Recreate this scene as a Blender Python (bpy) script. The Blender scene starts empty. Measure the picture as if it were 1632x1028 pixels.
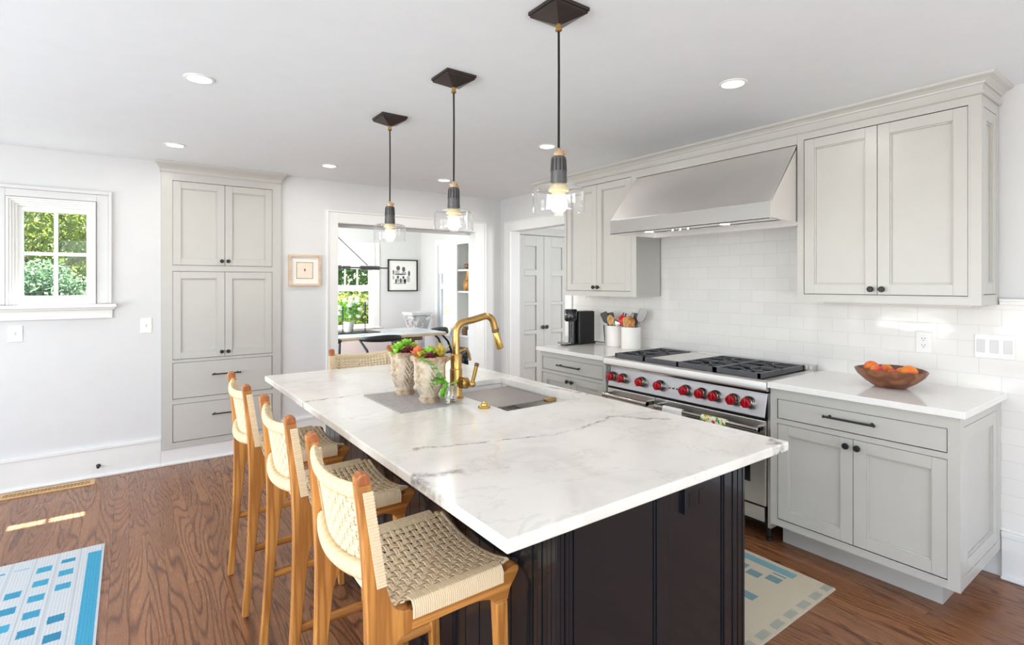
import bpy, bmesh, math, random
from mathutils import Vector, Matrix
random.seed(7)
R = math.radians
SC = bpy.context.scene
COL = SC.collection

# ------------------------------------------------------------------ camera
cam_d = bpy.data.cameras.new('camera')
cam = bpy.data.objects.new('camera', cam_d); COL.objects.link(cam)
cam.location = (0, 0, 1.4497)
cam.rotation_euler = (R(90), 0, -0.628)
cam_d.sensor_width = 36.0
cam_d.lens = 840.85 / 1632 * 36.0
cam_d.shift_y = -(514 - 451.99) / 1632
cam_d.clip_start = 0.05
SC.camera = cam

# ------------------------------------------------------------------ sky, sun, daylight
w = bpy.data.worlds.new('sky'); SC.world = w; w.use_nodes = True
nt = w.node_tree
sky = nt.nodes.new('ShaderNodeTexSky'); sky.sky_type = 'NISHITA'; sky.sun_disc = False
sky.sun_elevation = R(67); sky.sun_rotation = R(0); sky.air_density = 1.0; sky.dust_density = 1.5
nt.links.new(sky.outputs[0], nt.nodes['Background'].inputs[0])
nt.nodes['Background'].inputs[1].default_value = 0.6

def lamp(name, kind, loc, direction=None, energy=10, color=(1, 1, 1), size=None, size_y=None, **k):
    d = bpy.data.lights.new(name, kind); d.energy = energy; d.color = color
    if size is not None:
        if kind == 'AREA':
            d.size = size
            if size_y: d.shape = 'RECTANGLE'; d.size_y = size_y
        elif kind in ('POINT', 'SPOT'): d.shadow_soft_size = size
    for a, b in k.items(): setattr(d, a, b)
    o = bpy.data.objects.new(name, d); COL.objects.link(o); o.location = loc
    if direction is not None:
        o.rotation_euler = Vector(direction).to_track_quat('-Z', 'Y').to_euler()
    return o
tan_el = 2.2
lamp('sun', 'SUN', (0, 12, 9), (0.035, -1, -tan_el), 46, (1, .98, .95), angle=R(.6))
DAY = (0.95, 0.975, 0.985)
# daylight entering by the windows of the unseen left and near walls
lamp('unseen_daylight_left', 'AREA', (-2.93, -1.05, 1.35), (1, .2, 0), 32, DAY, 1.4, 1.7)  # added lamp at a made-up opening, lifts the base cabinet fronts
lamp('unseen_daylight_left', 'AREA', (-2.93, 1.0, 1.35), (1, 0, .12), 34, DAY, 1.9, 1.7)
lamp('unseen_daylight_left', 'AREA', (-2.93, 3.3, 1.35), (1, 0, .12), 20, DAY, 1.5, 1.7)
lamp('daylight_near', 'AREA', (0.7, -2.33, 1.3), (0, 1, .1), 4, DAY, 3.4, 1.9)
# added uplights out of view, aimed up to brighten the ceiling
lamp('ceiling_fill_left', 'AREA', (-2.9, 1.0, .75), (1, 0, 1.5), 42, DAY, 1.9, .6)
lamp('ceiling_fill_left', 'AREA', (-2.9, 3.3, .75), (1, 0, 1.5), 25, DAY, 1.5, .6)
lamp('ceiling_fill_near', 'AREA', (0.7, -2.3, .65), (0, 1, 2.6), 84, DAY, 3.4, .7)
lamp('dining_fill', 'AREA', (1.28, 7.1, 1.4), (1, 0, .1), 56, DAY, 2.0, 1.6)  # added fill at the unseen left wall to brighten the dining room
lamp('hall_fill', 'AREA', (4.78, 2.2, 1.5), (-.25, 1, 0), 54, DAY, 0.8, 1.4)  # added fill out of view, no window here; brightens the hall doors
SC.view_settings.view_transform = 'Standard'
SC.view_settings.look = 'None'
SC.view_settings.gamma = 1
SC.view_settings.use_curve_mapping = False
SC.view_settings.exposure = 0.22
SC.cycles.use_denoising = True
SC.cycles.max_bounces = 10
SC.cycles.diffuse_bounces = 6
SC.cycles.transparent_max_bounces = 16
SC.cycles.caustics_reflective = False
SC.cycles.caustics_refractive = False
SC.cycles.sample_clamp_indirect = 6

# ------------------------------------------------------------------ materials
def lin(c):
    if isinstance(c, str):
        c = tuple(int(c[i:i + 2], 16) / 255 for i in (0, 2, 4))
    return tuple(x / 12.92 if x <= .04045 else ((x + .055) / 1.055) ** 2.4 for x in c)

class NG:
    def __init__(s, name):
        s.m = bpy.data.materials.new(name); s.m.use_nodes = True
        s.t = s.m.node_tree; s.n = s.t.nodes; s.l = s.t.links
        s.b = s.n['Principled BSDF']; s.out = s.n['Material Output']
    def node(s, typ, inputs=None, **props):
        nd = s.n.new(typ)
        for a, b in props.items(): setattr(nd, a, b)
        for a, b in (inputs or {}).items(): s.set(nd.inputs[a], b)
        return nd
    def set(s, sock, v):
        if isinstance(v, bpy.types.NodeSocket): s.l.new(v, sock)
        elif isinstance(v, bpy.types.Node): s.l.new(v.outputs[0], sock)
        else:
            if hasattr(sock.default_value, '__len__') and len(sock.default_value) == 4 and len(v) == 3: v = (*v, 1)
            sock.default_value = v
    def math(s, op, a, b=None, c=None, clamp=False):
        nd = s.n.new('ShaderNodeMath'); nd.operation = op; nd.use_clamp = clamp
        s.set(nd.inputs[0], a)
        if b is not None: s.set(nd.inputs[1], b)
        if c is not None: s.set(nd.inputs[2], c)
        return nd.outputs[0]
    def vmath(s, op, a, b=None, out=0):
        nd = s.n.new('ShaderNodeVectorMath'); nd.operation = op
        s.set(nd.inputs[0], a)
        if b is not None:
            if op == 'SCALE': s.set(nd.inputs['Scale'], b)
            else: s.set(nd.inputs[1], b)
        return nd.outputs[out]
    def coord(s, which='Object'):
        return s.node('ShaderNodeTexCoord').outputs[which]
    def mapping(s, v, scale=(1, 1, 1), loc=(0, 0, 0), rot=(0, 0, 0)):
        return s.node('ShaderNodeMapping', {'Vector': v, 'Scale': scale, 'Location': loc, 'Rotation': rot}).outputs[0]
    def noise(s, v, scale=5, detail=2, rough=.5, dist=0, out=0):
        return s.node('ShaderNodeTexNoise', {'Vector': v, 'Scale': scale, 'Detail': detail, 'Roughness': rough, 'Distortion': dist}).outputs[out]
    def ramp(s, f, stops, interp='LINEAR'):
        nd = s.n.new('ShaderNodeValToRGB'); nd.color_ramp.interpolation = interp
        e = nd.color_ramp.elements
        while len(e) < len(stops): e.new(.5)
        for x, (p, c) in zip(e, stops):
            x.position = p; x.color = (*c, 1) if len(c) == 3 else c
        s.set(nd.inputs[0], f); return nd.outputs[0]
    def mix(s, f, a, b, blend='MIX'):
        nd = s.n.new('ShaderNodeMix'); nd.data_type = 'RGBA'; nd.blend_type = blend
        s.set(nd.inputs[0], f); s.set(nd.inputs[6], a); s.set(nd.inputs[7], b); return nd.outputs[2]
    def bump(s, h, strength=.2, dist=.01):
        nd = s.node('ShaderNodeBump', {'Strength': strength, 'Distance': dist, 'Height': h})
        s.l.new(nd.outputs[0], s.b.inputs['Normal']); return nd
    def sep(s, v):
        nd = s.node('ShaderNodeSeparateXYZ', {0: v}); return nd.outputs
    def comb(s, x, y, z):
        return s.node('ShaderNodeCombineXYZ', {0: x, 1: y, 2: z}).outputs[0]
    def p(s, **k):
        names = dict(col='Base Color', rough='Roughness', metal='Metallic', spec='Specular IOR Level', coat='Coat Weight',
                     coatr='Coat Roughness', em='Emission Color', es='Emission Strength', sheen='Sheen Weight', aniso='Anisotropic',
                     sub='Subsurface Weight')
        for a, v in k.items(): s.set(s.b.inputs[names[a]], v)

def simple(name, col, rough=.5, metal=0, spec=.5, var=.03, vscale=8, bump=0, bscale=200, coat=0, aniso=0):
    g = NG(name); c = lin(col); v = g.coord()
    n = g.noise(v, vscale, 3)
    lo = tuple(max(0, x * (1 - var)) for x in c); hi = tuple(min(1, x * (1 + var)) for x in c)
    g.p(col=g.ramp(n, [(.3, lo), (.7, hi)]), rough=rough, metal=metal, spec=spec, coat=coat, aniso=aniso)
    if bump: g.bump(g.noise(v, bscale, 2), bump, .002)
    return g.m

def thin_glass(name, tint=(1, 1, 1), refl=.9):
    g = NG(name)
    lw = g.node('ShaderNodeLayerWeight', {'Blend': .5})
    fr = g.math('MULTIPLY_ADD', g.math('POWER', lw.outputs['Facing'], 3.5), .75, .045)
    tr = g.node('ShaderNodeBsdfTransparent', {'Color': tint})
    gl = g.node('ShaderNodeBsdfGlossy', {'Roughness': .02, 'Color': (1, 1, 1)})
    mx = g.node('ShaderNodeMixShader', {0: g.math('MULTIPLY', fr, refl), 1: tr.outputs[0], 2: gl.outputs[0]})
    g.l.new(mx.outputs[0], g.out.inputs[0]); g.n.remove(g.b); return g.m

def emit(name, col, strength):
    g = NG(name); g.p(col=(1, 1, 1), em=col, es=strength, rough=.4); return g.m

def wood(name, light, dark, rings=9, stretch=(1, 1, .08), scale=14, rough=.4, coat=0):
    g = NG(name); v = g.mapping(g.coord(), stretch)
    n = g.noise(v, scale, 2, .5)
    r = g.math('SINE', g.math('MULTIPLY', n, rings * 6.28))
    r = g.math('MULTIPLY_ADD', r, .5, .5)
    fine = g.noise(g.mapping(g.coord(), tuple(x * 1.0 for x in stretch)), scale * 14, 2)
    c = g.ramp(g.math('MULTIPLY_ADD', fine, .35, g.math('MULTIPLY', r, .65)), [(.1, lin(dark)), (.85, lin(light))])
    g.p(col=c, rough=rough, coat=coat); g.bump(fine, .05, .001); return g.m

M = {}
M['wall'] = simple('wall paint', 'DADADA', .55, var=.01, bump=.03)
M['ceil'] = simple('ceiling paint', 'EAEEF2', .7, var=.01)
M['trim'] = simple('white trim paint', 'ECECEA', .3, var=.01)
M['cab'] = simple('grey cabinet paint', 'C3C1BB', .3, var=.015, spec=.5)
M['doorpaint'] = simple('grey door paint', 'C6C6C3', .35, var=.015)
M['quartz'] = simple('white quartz', 'ECEAE7', .12, var=.015, vscale=30)
M['steel'] = simple('brushed steel', 'E6E2DF', .36, metal=1, var=.03, vscale=3, aniso=.4)
M['steel_bright'] = simple('brushed hood steel lit copy', 'FAF6F3', .42, metal=1, var=.02, vscale=3, aniso=.5)  # hood steel whitened to lift the dim reflection on its slope
M['steel_dim'] = simple('brushed hood steel dimmed copy', 'A8A6A4', .42, metal=1, var=.03, vscale=3, aniso=.5)  # same hood steel, darkened to hold back glare on the lip
M['steel_dim_panel'] = simple('satin steel dimmed copy', 'BDBBBC', .3, metal=1, var=.03, vscale=3, aniso=.3)  # range steel darkened to mute the bright wall it reflects
M['steelm'] = simple('mirror steel', 'B9B5B0', .12, metal=1, var=.03)
M['steeld'] = simple('dark steel', '7E7C7A', .35, metal=1)
M['black'] = simple('matte black iron', '1B1B1D', .45, var=.1)
M['grate'] = simple('grey black cast iron', '55565A', .38, var=.1, bump=.1)
M['gap'] = simple('dark recess', '2A2826', .7)  # shade in cabinet gaps painted as a dark colour; also colours vent slots
M['blackgloss'] = simple('glossy black plastic', '0D0E10', .2, coat=.2)
M['blacksat'] = simple('satin black plastic', '1D1F1F', .4)
M['red'] = simple('red knob plastic', 'A80E1C', .22, var=.05, coat=.3)
M['brass'] = simple('aged brass', 'C29C5E', .27, metal=1, var=.12, vscale=25)
M['brassb'] = simple('bright brass', 'DDB768', .24, metal=1, var=.08, vscale=30)
M['brasscap'] = simple('pale pink brass', 'CDAE8C', .3, metal=.9, var=.06)
M['bronze'] = simple('dark bronze', '5B595B', .42, metal=.6, var=.12, vscale=20)
M['bronzep'] = simple('blackened bronze plate', '4B4341', .36, metal=.7, var=.15, vscale=12)
M['island'] = simple('dark blue black paint', '171B20', .18, var=.05, coat=.22)
M['cord_cable'] = simple('black fabric cable', '141414', .8)
M['glass'] = thin_glass('clear glass', (.985, .985, .985), 1.0)
M['crystal'] = thin_glass('cut crystal', (.95, .965, .965), 2.2)
M['winglass'] = thin_glass('window glass', (.98, .99, .99), .6)
M['bulb'] = emit('glowing opal bulb', lin('FFEFD8'), 7)
M['lens'] = emit('glowing light lens', lin('FFF8EE'), 4)
M['taupe'] = simple('taupe coated steel', 'A39A94', .35, metal=.3)
M['cream'] = simple('cream porcelain', 'E9D9AE', .35)
M['white_plastic'] = simple('white plastic', 'EFEFEE', .3, var=.01)
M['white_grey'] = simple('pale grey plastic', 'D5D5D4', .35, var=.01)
M['ceramic'] = simple('white ceramic crock', 'ECE8E3', .22, var=.015)
M['spoonwood'] = wood('pale beech', 'D9AE74', 'B98548', 4, (1, 1, .2), 40)
M['spoonwoodd'] = wood('warm wood', 'C27A3C', '9A5A28', 4, (1, 1, .2), 40)
M['silred'] = simple('red silicone', 'CF1418', .35)
M['charcoal'] = simple('charcoal nylon', '33352F', .45)
M['teak'] = wood('golden teak', 'CF8F48', 'A2662C', 5, (1, 1, .07), 22, .38, .1)
M['teakx'] = wood('golden teak rail', 'CF8F48', 'A2662C', 5, (.07, 1, 1), 22, .38, .1)
M['teakend'] = wood('teak end grain', 'B5672F', '9A5226', 4, (1, 1, .3), 30, .4)
M['bowlwood'] = wood('acacia wood', '8F5A3A', '5E3522', 4, (1, .5, .5), 14, .35, .15)
M['palewood'] = wood('pale oak', 'D8C2A4', 'C3A780', 5, (.1, 1, 1), 14, .45)
M['framewood'] = wood('pale maple', 'DDC3A8', 'CDAE8E', 3, (.2, 1, 1), 20, .45)
M['tablewood'] = wood('brown table base wood', '8A7159', '705A45', 5, (1, 1, .1), 14, .5)
M['paper'] = simple('white paper', 'F0EFEB', .7, var=.01)
M['art'] = simple('blush watercolour paper', 'F0E2D2', .7, var=.04, vscale=30)
M['olive'] = simple('olive paint line', 'A79A55', .6, var=.2, vscale=60)
M['rust'] = simple('rust paint', 'B4553A', .6)
M['ink'] = simple('grey ink drawing', '5B5E60', .7, var=.3, vscale=60)
M['inkl'] = simple('pale grey wash', 'B9BBBB', .7, var=.2, vscale=50)
M['blackframe'] = simple('black frame', '1C1C1E', .4)
M['leafl'] = simple('bright green leaf', '8CC63F', .4, var=.25, vscale=60)
M['leafg'] = simple('fresh fern green', '6DB52C', .4, var=.3, vscale=50)
M['leafr'] = simple('maroon succulent', '6E2130', .4, var=.4, vscale=60)
M['leafo'] = simple('coral succulent', 'DE7350', .4, var=.25, vscale=60)
M['leafy'] = simple('olive yellow succulent', 'B9A03A', .4, var=.45, vscale=60)
M['soil'] = simple('dark soil', '3A2A20', .9, var=.3, vscale=80, bump=.6)
M['tree'] = simple('sunny tree leaf', '7F8E3C', .5, var=.55, vscale=3)
M['treed'] = simple('dark tree leaf', '567A36', .5, var=.5, vscale=3)
M['shrub'] = simple('blue green shrub leaf', '5C7A58', .45, var=.5, vscale=4)
M['bark'] = simple('grey bark', '5A4B3E', .9, var=.3, vscale=20, bump=.5)
for k_ in ('tree', 'treed', 'shrub'):
    m_ = M[k_]; t_ = m_.node_tree; b_ = t_.nodes['Principled BSDF']; tl_ = t_.nodes.new('ShaderNodeBsdfTranslucent'); mx_ = t_.nodes.new('ShaderNodeMixShader')
    src_ = b_.inputs['Base Color'].links[0].from_socket; t_.links.new(src_, tl_.inputs[0]); mx_.inputs[0].default_value = .62
    t_.links.new(b_.outputs[0], mx_.inputs[1]); t_.links.new(tl_.outputs[0], mx_.inputs[2]); t_.links.new(mx_.outputs[0], t_.nodes['Material Output'].inputs[0])
M['petal'] = simple('white petal', 'F2F3E4', .6, var=.08, vscale=40)
M['lawn'] = simple('lawn', '3C4F22', .9, var=.4, vscale=3)
M['jar'] = simple('brown glazed jar', '6A4A30', .3, var=.3, vscale=40)
M['bronzevase'] = simple('bronze vase', 'A37436', .35, metal=.4, var=.35, vscale=30)
M['darkblue'] = simple('dark blue glaze', '1E2A38', .25)
M['stonecap'] = simple('carved white stone', 'DADADA', .7, var=.12, vscale=40)
M['chairseat'] = simple('dark blue grey shell', '2D3640', .35)
M['mat'] = None
def build_special():
    # oak floor planks along Y
    g = NG('oak floor'); x, y, z = g.sep(g.coord())
    W = .0762
    rx = g.math('DIVIDE', x, W); row = g.math('FLOOR', rx); fx = g.math('FRACT', rx)
    rr = g.node('ShaderNodeTexWhiteNoise', {'W': row}, noise_dimensions='1D').outputs['Value']
    ry = g.math('ADD', g.math('DIVIDE', y, 1.35), g.math('MULTIPLY', rr, 7.3))
    seg = g.math('FLOOR', ry); fy = g.math('FRACT', ry)
    idn = g.node('ShaderNodeTexWhiteNoise', {'Vector': g.comb(row, seg, 0)}, noise_dimensions='2D')
    rnd = idn.outputs['Value']
    gx = g.math('ADD', g.math('MULTIPLY', x, 7), g.math('MULTIPLY', rnd, 57.0))
    gy = g.math('ADD', g.math('MULTIPLY', y, .75), g.math('MULTIPLY', rnd, 91.0))
    n = g.noise(g.comb(gx, gy, 0), .8, 1.2, .4)
    ring = g.math('MULTIPLY_ADD', g.math('SINE', g.math('MULTIPLY', n, 150)), .5, .5)
    ring = g.math('POWER', ring, 4.5)
    fine = g.noise(g.comb(g.math('MULTIPLY', x, 260), g.math('MULTIPLY', y, 9), 0), 1, 2)
    tone = g.math('ADD', g.math('MULTIPLY', ring, .55), g.math('MULTIPLY', fine, .35))
    c = g.ramp(tone, [(.06, lin('A06F4C')), (.32, lin('8E5C3B')), (.9, lin('4C2C16'))])
    c2 = g.mix(g.math('MULTIPLY', rnd, .6), c, g.mix(.5, c, lin('4A2413')))
    ex = g.math('LESS_THAN', g.math('MINIMUM', fx, g.math('SUBTRACT', 1, fx)), .014)
    ey = g.math('LESS_THAN', g.math('MINIMUM', fy, g.math('SUBTRACT', 1, fy)), .0011)
    edge = g.math('MAXIMUM', ex, ey)
    col = g.mix(g.math('MULTIPLY', edge, .7), c2, lin('2A160D'))
    g.p(col=col, rough=g.math('MULTIPLY_ADD', fine, .12, .22), spec=.5)
    h = g.math('SUBTRACT', g.math('MULTIPLY', ring, -.15), g.math('MULTIPLY', edge, 1))
    g.bump(h, .12, .003); M['floor'] = g.m
    # glossy white subway tile on a wall facing -X
    g = NG('white subway tile'); x, y, z = g.sep(g.coord())
    br = g.node('ShaderNodeTexBrick', {'Vector': g.comb(y, z, 0), 'Color1': lin('EBE8E5'), 'Color2': lin('E6E4E1'), 'Mortar': lin('DCD9D6'),
                'Scale': 1.0, 'Mortar Size': .0016, 'Mortar Smooth': .3, 'Brick Width': .172, 'Row Height': .0826})
    br.offset = .5
    wob = g.noise(g.comb(g.math('MULTIPLY', y, 5), g.math('MULTIPLY', z, 9), 0), 1, 2)
    g.p(col=br.outputs[0], rough=.08, spec=.32)
    h = g.math('ADD', g.math('MULTIPLY', br.outputs[1], -1.0), g.math('MULTIPLY', wob, 1.6))
    g.bump(h, .3, .003); M['tile'] = g.m
    # marble
    g = NG('white veined marble'); v = g.coord()
    warp = g.vmath('SCALE', g.vmath('SUBTRACT', g.noise(v, 11, 6, .68, out=1), (.5, .5, .5)), .11)
    P = g.vmath('MULTIPLY', g.vmath('ADD', v, warp), (1, 1, 0))
    cloud = g.noise(v, 2.4, 4, .6, .8)
    base = g.ramp(cloud, [(.32, lin('DCD6CE')), (.5, lin('EAE5DD')), (.7, lin('EFEBE4'))])
    fl = g.math('ABSOLUTE', g.math('SUBTRACT', g.noise(g.mapping(v, (1, 1.6, 1), rot=(0, 0, .5)), 1.7, 5, .62, .6), .5))
    faint = g.math('MULTIPLY', g.math('SUBTRACT', 1, g.math('DIVIDE', fl, .012), clamp=True), .11)
    tot = faint
    cx, cyy = 1.2244, 2.1107
    segs = [((.634, 2.485), (.825, 2.493), .012, .8), ((.825, 2.493), (1.0, 2.5), .009, .4), ((.75, 1.556), (.828, 1.548), .012, .75),
            ((.828, 1.548), (1.14, 1.444), .009, .75), ((1.14, 1.444), (1.344, 1.423), .006, .35), ((1.344, 1.423), (1.573, 1.483), .010, .75),
            ((1.573, 1.483), (1.735, 1.317), .012, .8), ((1.573, 1.483), (1.81, 1.42), .006, .4), ((.642, 1.341), (.76, 1.30), .020, .8),
            ((.642, 1.341), (.62, 1.2), .02, .8), ((.72, 1.31), (.9, 1.25), .006, .3), ((1.76, 2.1), (1.8, 1.85), .016, .8), ((1.81, 2.0), (1.74, 2.12), .012, .6),
            ((.63, 2.12), (.8, 2.0), .006, .25), ((1.0, 1.75), (1.15, 1.7), .006, .4), ((1.81, .93), (1.74, .9), .02, .9)]
    brk = g.noise(v, 28, 3, .6)
    for (a, b, wd, st) in segs:
        a = (a[0] - cx, a[1] - cyy, 0); b = (b[0] - cx, b[1] - cyy, 0)
        d = (b[0] - a[0], b[1] - a[1], 0); L2 = d[0] ** 2 + d[1] ** 2
        pa = g.vmath('SUBTRACT', P, a)
        t = g.math('DIVIDE', g.vmath('DOT_PRODUCT', pa, d, out=1), L2, clamp=True)
        q = g.vmath('SUBTRACT', pa, g.vmath('SCALE', d, t))
        dist = g.vmath('LENGTH', q, out=1)
        m = g.math('SUBTRACT', 1, g.math('DIVIDE', dist, wd * 1.35), clamp=True)
        m = g.math('MULTIPLY', g.math('MULTIPLY', m, st), g.math('MULTIPLY_ADD', brk, 4.2, -1.45, clamp=True))
        tot = g.math('MAXIMUM', tot, m)
    g.p(col=g.mix(tot, base, lin('55534F')), rough=.16, spec=.5); M['marble'] = g.m
    # woven cord
    g = NG('woven danish cord'); v = g.coord()
    n1 = g.noise(v, 260, 2); n2 = g.noise(v, 14, 2)
    c = g.mix(g.math('MULTIPLY', n1, .6), lin('F1DFC0'), lin('D9BC90'))
    c = g.mix(g.math('MULTIPLY', n2, .35), c, lin('DFC8A4'))
    g.p(col=c, rough=.7, spec=.3); g.bump(n1, .4, .001); M['cord'] = g.m
    g = NG('pale wrapped cord'); v = g.coord()
    wv = g.node('ShaderNodeTexWave', {'Vector': v, 'Scale': 62, 'Distortion': .6, 'Detail': 1}, bands_direction='Y')
    c = g.mix(wv.outputs[1], lin('D6BC90'), lin('EBDBBB'))
    g.p(col=c, rough=.75, spec=.25); g.bump(wv.outputs[1], .3, .002); M['cordwrap'] = g.m
    # left rug, pale ground with rows of blue rectangles (object origin at the far right corner)
    def rug(name, cols, ground, ground2, blues, stripe, rowh, barfrac, margin, dens, edgeblocks=False):
        g = NG(name); x, y, z = g.sep(g.coord())     # x<0, y<0 into the rug
        X = g.math('MULTIPLY', x, -1); Y = g.math('MULTIPLY', y, -1)
        u = g.math('DIVIDE', g.math('SUBTRACT', X, cols[0]), cols[1])
        cu = g.math('FLOOR', u); fu = g.math('FRACT', u)
        off = g.node('ShaderNodeTexWhiteNoise', {'W': cu}, noise_dimensions='1D').outputs['Value']
        vv = g.math('ADD', g.math('DIVIDE', Y, rowh), g.math('MULTIPLY', off, .8))
        cv = g.math('FLOOR', vv); fv = g.math('FRACT', vv)
        rn = g.node('ShaderNodeTexWhiteNoise', {'Vector': g.comb(cu, cv, 3)}, noise_dimensions='2D').outputs['Value']
        fuzz = g.noise(g.coord(), 150, 3, .7)
        fz = g.math('MULTIPLY', g.math('SUBTRACT', fuzz, .5), .12)
        inu = g.math('MULTIPLY', g.math('GREATER_THAN', g.math('ADD', fu, fz), .14), g.math('LESS_THAN', g.math('ADD', fu, fz), .78))
        inv = g.math('LESS_THAN', g.math('ADD', fv, fz), barfrac)
        inm = g.math('MULTIPLY', g.math('GREATER_THAN', Y, margin), g.math('GREATER_THAN', X, cols[0]))
        m = g.math('MULTIPLY', g.math('MULTIPLY', inu, inv), g.math('MULTIPLY', inm, g.math('LESS_THAN', rn, dens)))
        bl = g.ramp(rn, [(0, lin(blues[0])), (.5, lin(blues[1])), (1, lin(blues[2]))])
        bl = g.mix(g.math('MULTIPLY', fuzz, .5), bl, lin(blues[3]))
        thr = g.math('MULTIPLY_ADD', g.math('SINE', g.math('MULTIPLY', X, 520)), .5, .5)
        gr = g.mix(g.math('MULTIPLY', thr, .3), lin(ground), lin(ground2))
        lines = g.math('LESS_THAN', g.math('ABSOLUTE', g.math('SUBTRACT', fu, .95)), .05)
        gr = g.mix(g.math('MULTIPLY', lines, .4), gr, lin(ground2))
        gr = g.mix(g.math('MULTIPLY', fuzz, .5), gr, lin(ground2))
        c = g.mix(m, gr, bl)
        st = g.math('MULTIPLY', g.math('GREATER_THAN', g.math('ADD', X, g.math('MULTIPLY', fz, .03)), stripe[0]), g.math('LESS_THAN', g.math('ADD', X, g.math('MULTIPLY', fz, .03)), stripe[1]))
        st = g.math('MULTIPLY', st, g.math('GREATER_THAN', Y, stripe[2]))
        sc = g.mix(g.math('MULTIPLY', fuzz, .6), lin(stripe[3]), lin(stripe[4]))
        c = g.mix(st, c, sc)
        g.p(col=c, rough=.9, spec=.1); g.bump(g.math('ADD', fuzz, g.math('MULTIPLY', thr, .3)), .5, .002)
        return g.m
    M['rug_blue'] = rug('pale blue patterned rug', (.105, .090), 'D6D9DA', '9AA5AD', ('236F94', '3F97B8', '2F7AA0', '62AFC9'),
                        (.010, .068, .085, '2F8DB2', '6DB6CF'), .150, .42, .10, .9)
    # kitchen runner; origin at its near right corner, y>0 into the rug
    g = NG('cream and teal runner'); x, y, z = g.sep(g.coord())
    X = g.math('MULTIPLY', x, -1)
    fuzz = g.noise(g.coord(), 200, 2)
    br = g.node('ShaderNodeTexBrick', {'Vector': g.comb(X, y, 0), 'Color1': (0, 0, 0), 'Color2': (1, 1, 1), 'Mortar': (.5, .5, .5), 'Scale': 1, 'Mortar Size': .010, 'Brick Width': .075, 'Row Height': .085})
    br.offset = .37
    rn = g.node('ShaderNodeSeparateColor', {0: br.outputs[0]}).outputs[0]
    weave = g.math('MULTIPLY', g.math('SINE', g.math('MULTIPLY', X, 640)), g.math('SINE', g.math('MULTIPLY', y, 430)))
    gr = g.mix(g.math('MULTIPLY_ADD', weave, .45, .4), lin('E3D9C4'), lin('A0937D'))
    gr = g.mix(g.math('MULTIPLY', fuzz, .35), gr, lin('C0B49C'))
    hi = g.math('MULTIPLY', g.math('MULTIPLY', g.math('GREATER_THAN', rn, .45), g.math('GREATER_THAN', y, .17)), g.math('GREATER_THAN', X, .1))
    hi = g.math('MULTIPLY', hi, g.math('LESS_THAN', br.outputs[1], .5))
    tl = g.mix(fuzz, lin('4F8C9C'), lin('6E8C93'))
    c = g.mix(g.math('MULTIPLY', hi, .85), gr, tl)
    st = g.math('MULTIPLY', g.math('MULTIPLY', g.math('GREATER_THAN', X, .03), g.math('LESS_THAN', X, .085)), g.math('GREATER_THAN', y, .16))
    c = g.mix(g.math('MULTIPLY', st, .9), c, g.mix(fuzz, lin('5FA0AE'), lin('7CA9AF')))
    bl = g.math('MULTIPLY', g.math('MULTIPLY', g.math('LESS_THAN', y, .046), g.math('GREATER_THAN', y, .010)), g.math('LESS_THAN', g.math('FRACT', g.math('ADD', g.math('DIVIDE', X, .115), g.math('MULTIPLY', fuzz, .25))), .66))
    c = g.mix(g.math('MULTIPLY', bl, .8), c, g.mix(fuzz, lin('7E9092'), lin('B5B3A2')))
    g.p(col=c, rough=.9, spec=.1); g.bump(g.math('ADD', fuzz, weave), .4, .002); M['rug_runner'] = g.m
    # weathered terracotta
    g = NG('whitewashed terracotta'); v = g.coord(); x, y, z = g.sep(v)
    n = g.noise(v, 26, 4, .65); n2 = g.noise(v, 90, 2)
    rim = g.math('MAXIMUM', g.math('GREATER_THAN', z, .183), g.math('LESS_THAN', z, .026))
    k = g.math('ADD', n, g.math('MULTIPLY', rim, .14))
    c = g.ramp(k, [(.42, lin('D3C6B4')), (.60, lin('B8A68E')), (.74, lin('9A6B4C')), (.9, lin('6B4430'))])
    g.p(col=g.mix(g.math('MULTIPLY', n2, .3), c, lin('B59F84')), rough=.85); g.bump(n2, .5, .002); M['pot'] = g.m
    # slate mat
    g = NG('grey woven mat'); v = g.coord()
    n = g.noise(g.mapping(v, (6, 60, 1)), 6, 2); n2 = g.noise(v, 60, 2)
    g.p(col=g.ramp(g.math('MULTIPLY_ADD', n2, .4, g.math('MULTIPLY', n, .6)), [(.3, lin('8E8A88')), (.7, lin('C2BCB8'))]), rough=.7); g.bump(n, .3, .002); M['mat'] = g.m
    # peach
    g = NG('ripe peach'); v = g.coord(); oi = g.node('ShaderNodeObjectInfo').outputs['Random']
    n = g.noise(g.vmath('ADD', v, g.comb(g.math('MULTIPLY', oi, 9), 0, 0)), 14, 2, .5, .6)
    g.p(col=g.ramp(n, [(.35, lin('F08A2A')), (.52, lin('DD3B2A')), (.68, lin('8E1636'))]), rough=.5, sheen=.2); M['peach'] = g.m
    g = NG('orange apricot'); n = g.noise(g.coord(), 16, 2)
    g.p(col=g.ramp(n, [(.35, lin('F0951F')), (.7, lin('DE5A22'))]), rough=.5, sheen=.2); M['apricot'] = g.m
    # floral towel
    g = NG('floral towel cloth'); v = g.coord()
    vo = g.node('ShaderNodeTexVoronoi', {'Vector': v, 'Scale': 48}); cc = g.node('ShaderNodeSeparateColor', {0: vo.outputs[1]}).outputs[0]
    c = g.ramp(cc, [(0, lin('EFE8CF')), (.38, lin('6FA83B')), (.55, lin('2E8C86')), (.68, lin('C43A54')), (.8, lin('E4C93C'))], 'CONSTANT')
    g.p(col=g.mix(g.math('GREATER_THAN', vo.outputs[0], .62), c, lin('EFE8CF')), rough=.9); M['floral'] = g.m
    M['towel'] = simple('white towel cloth', 'F0EEEA', .9, var=.03, vscale=60, bump=.3)
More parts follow.
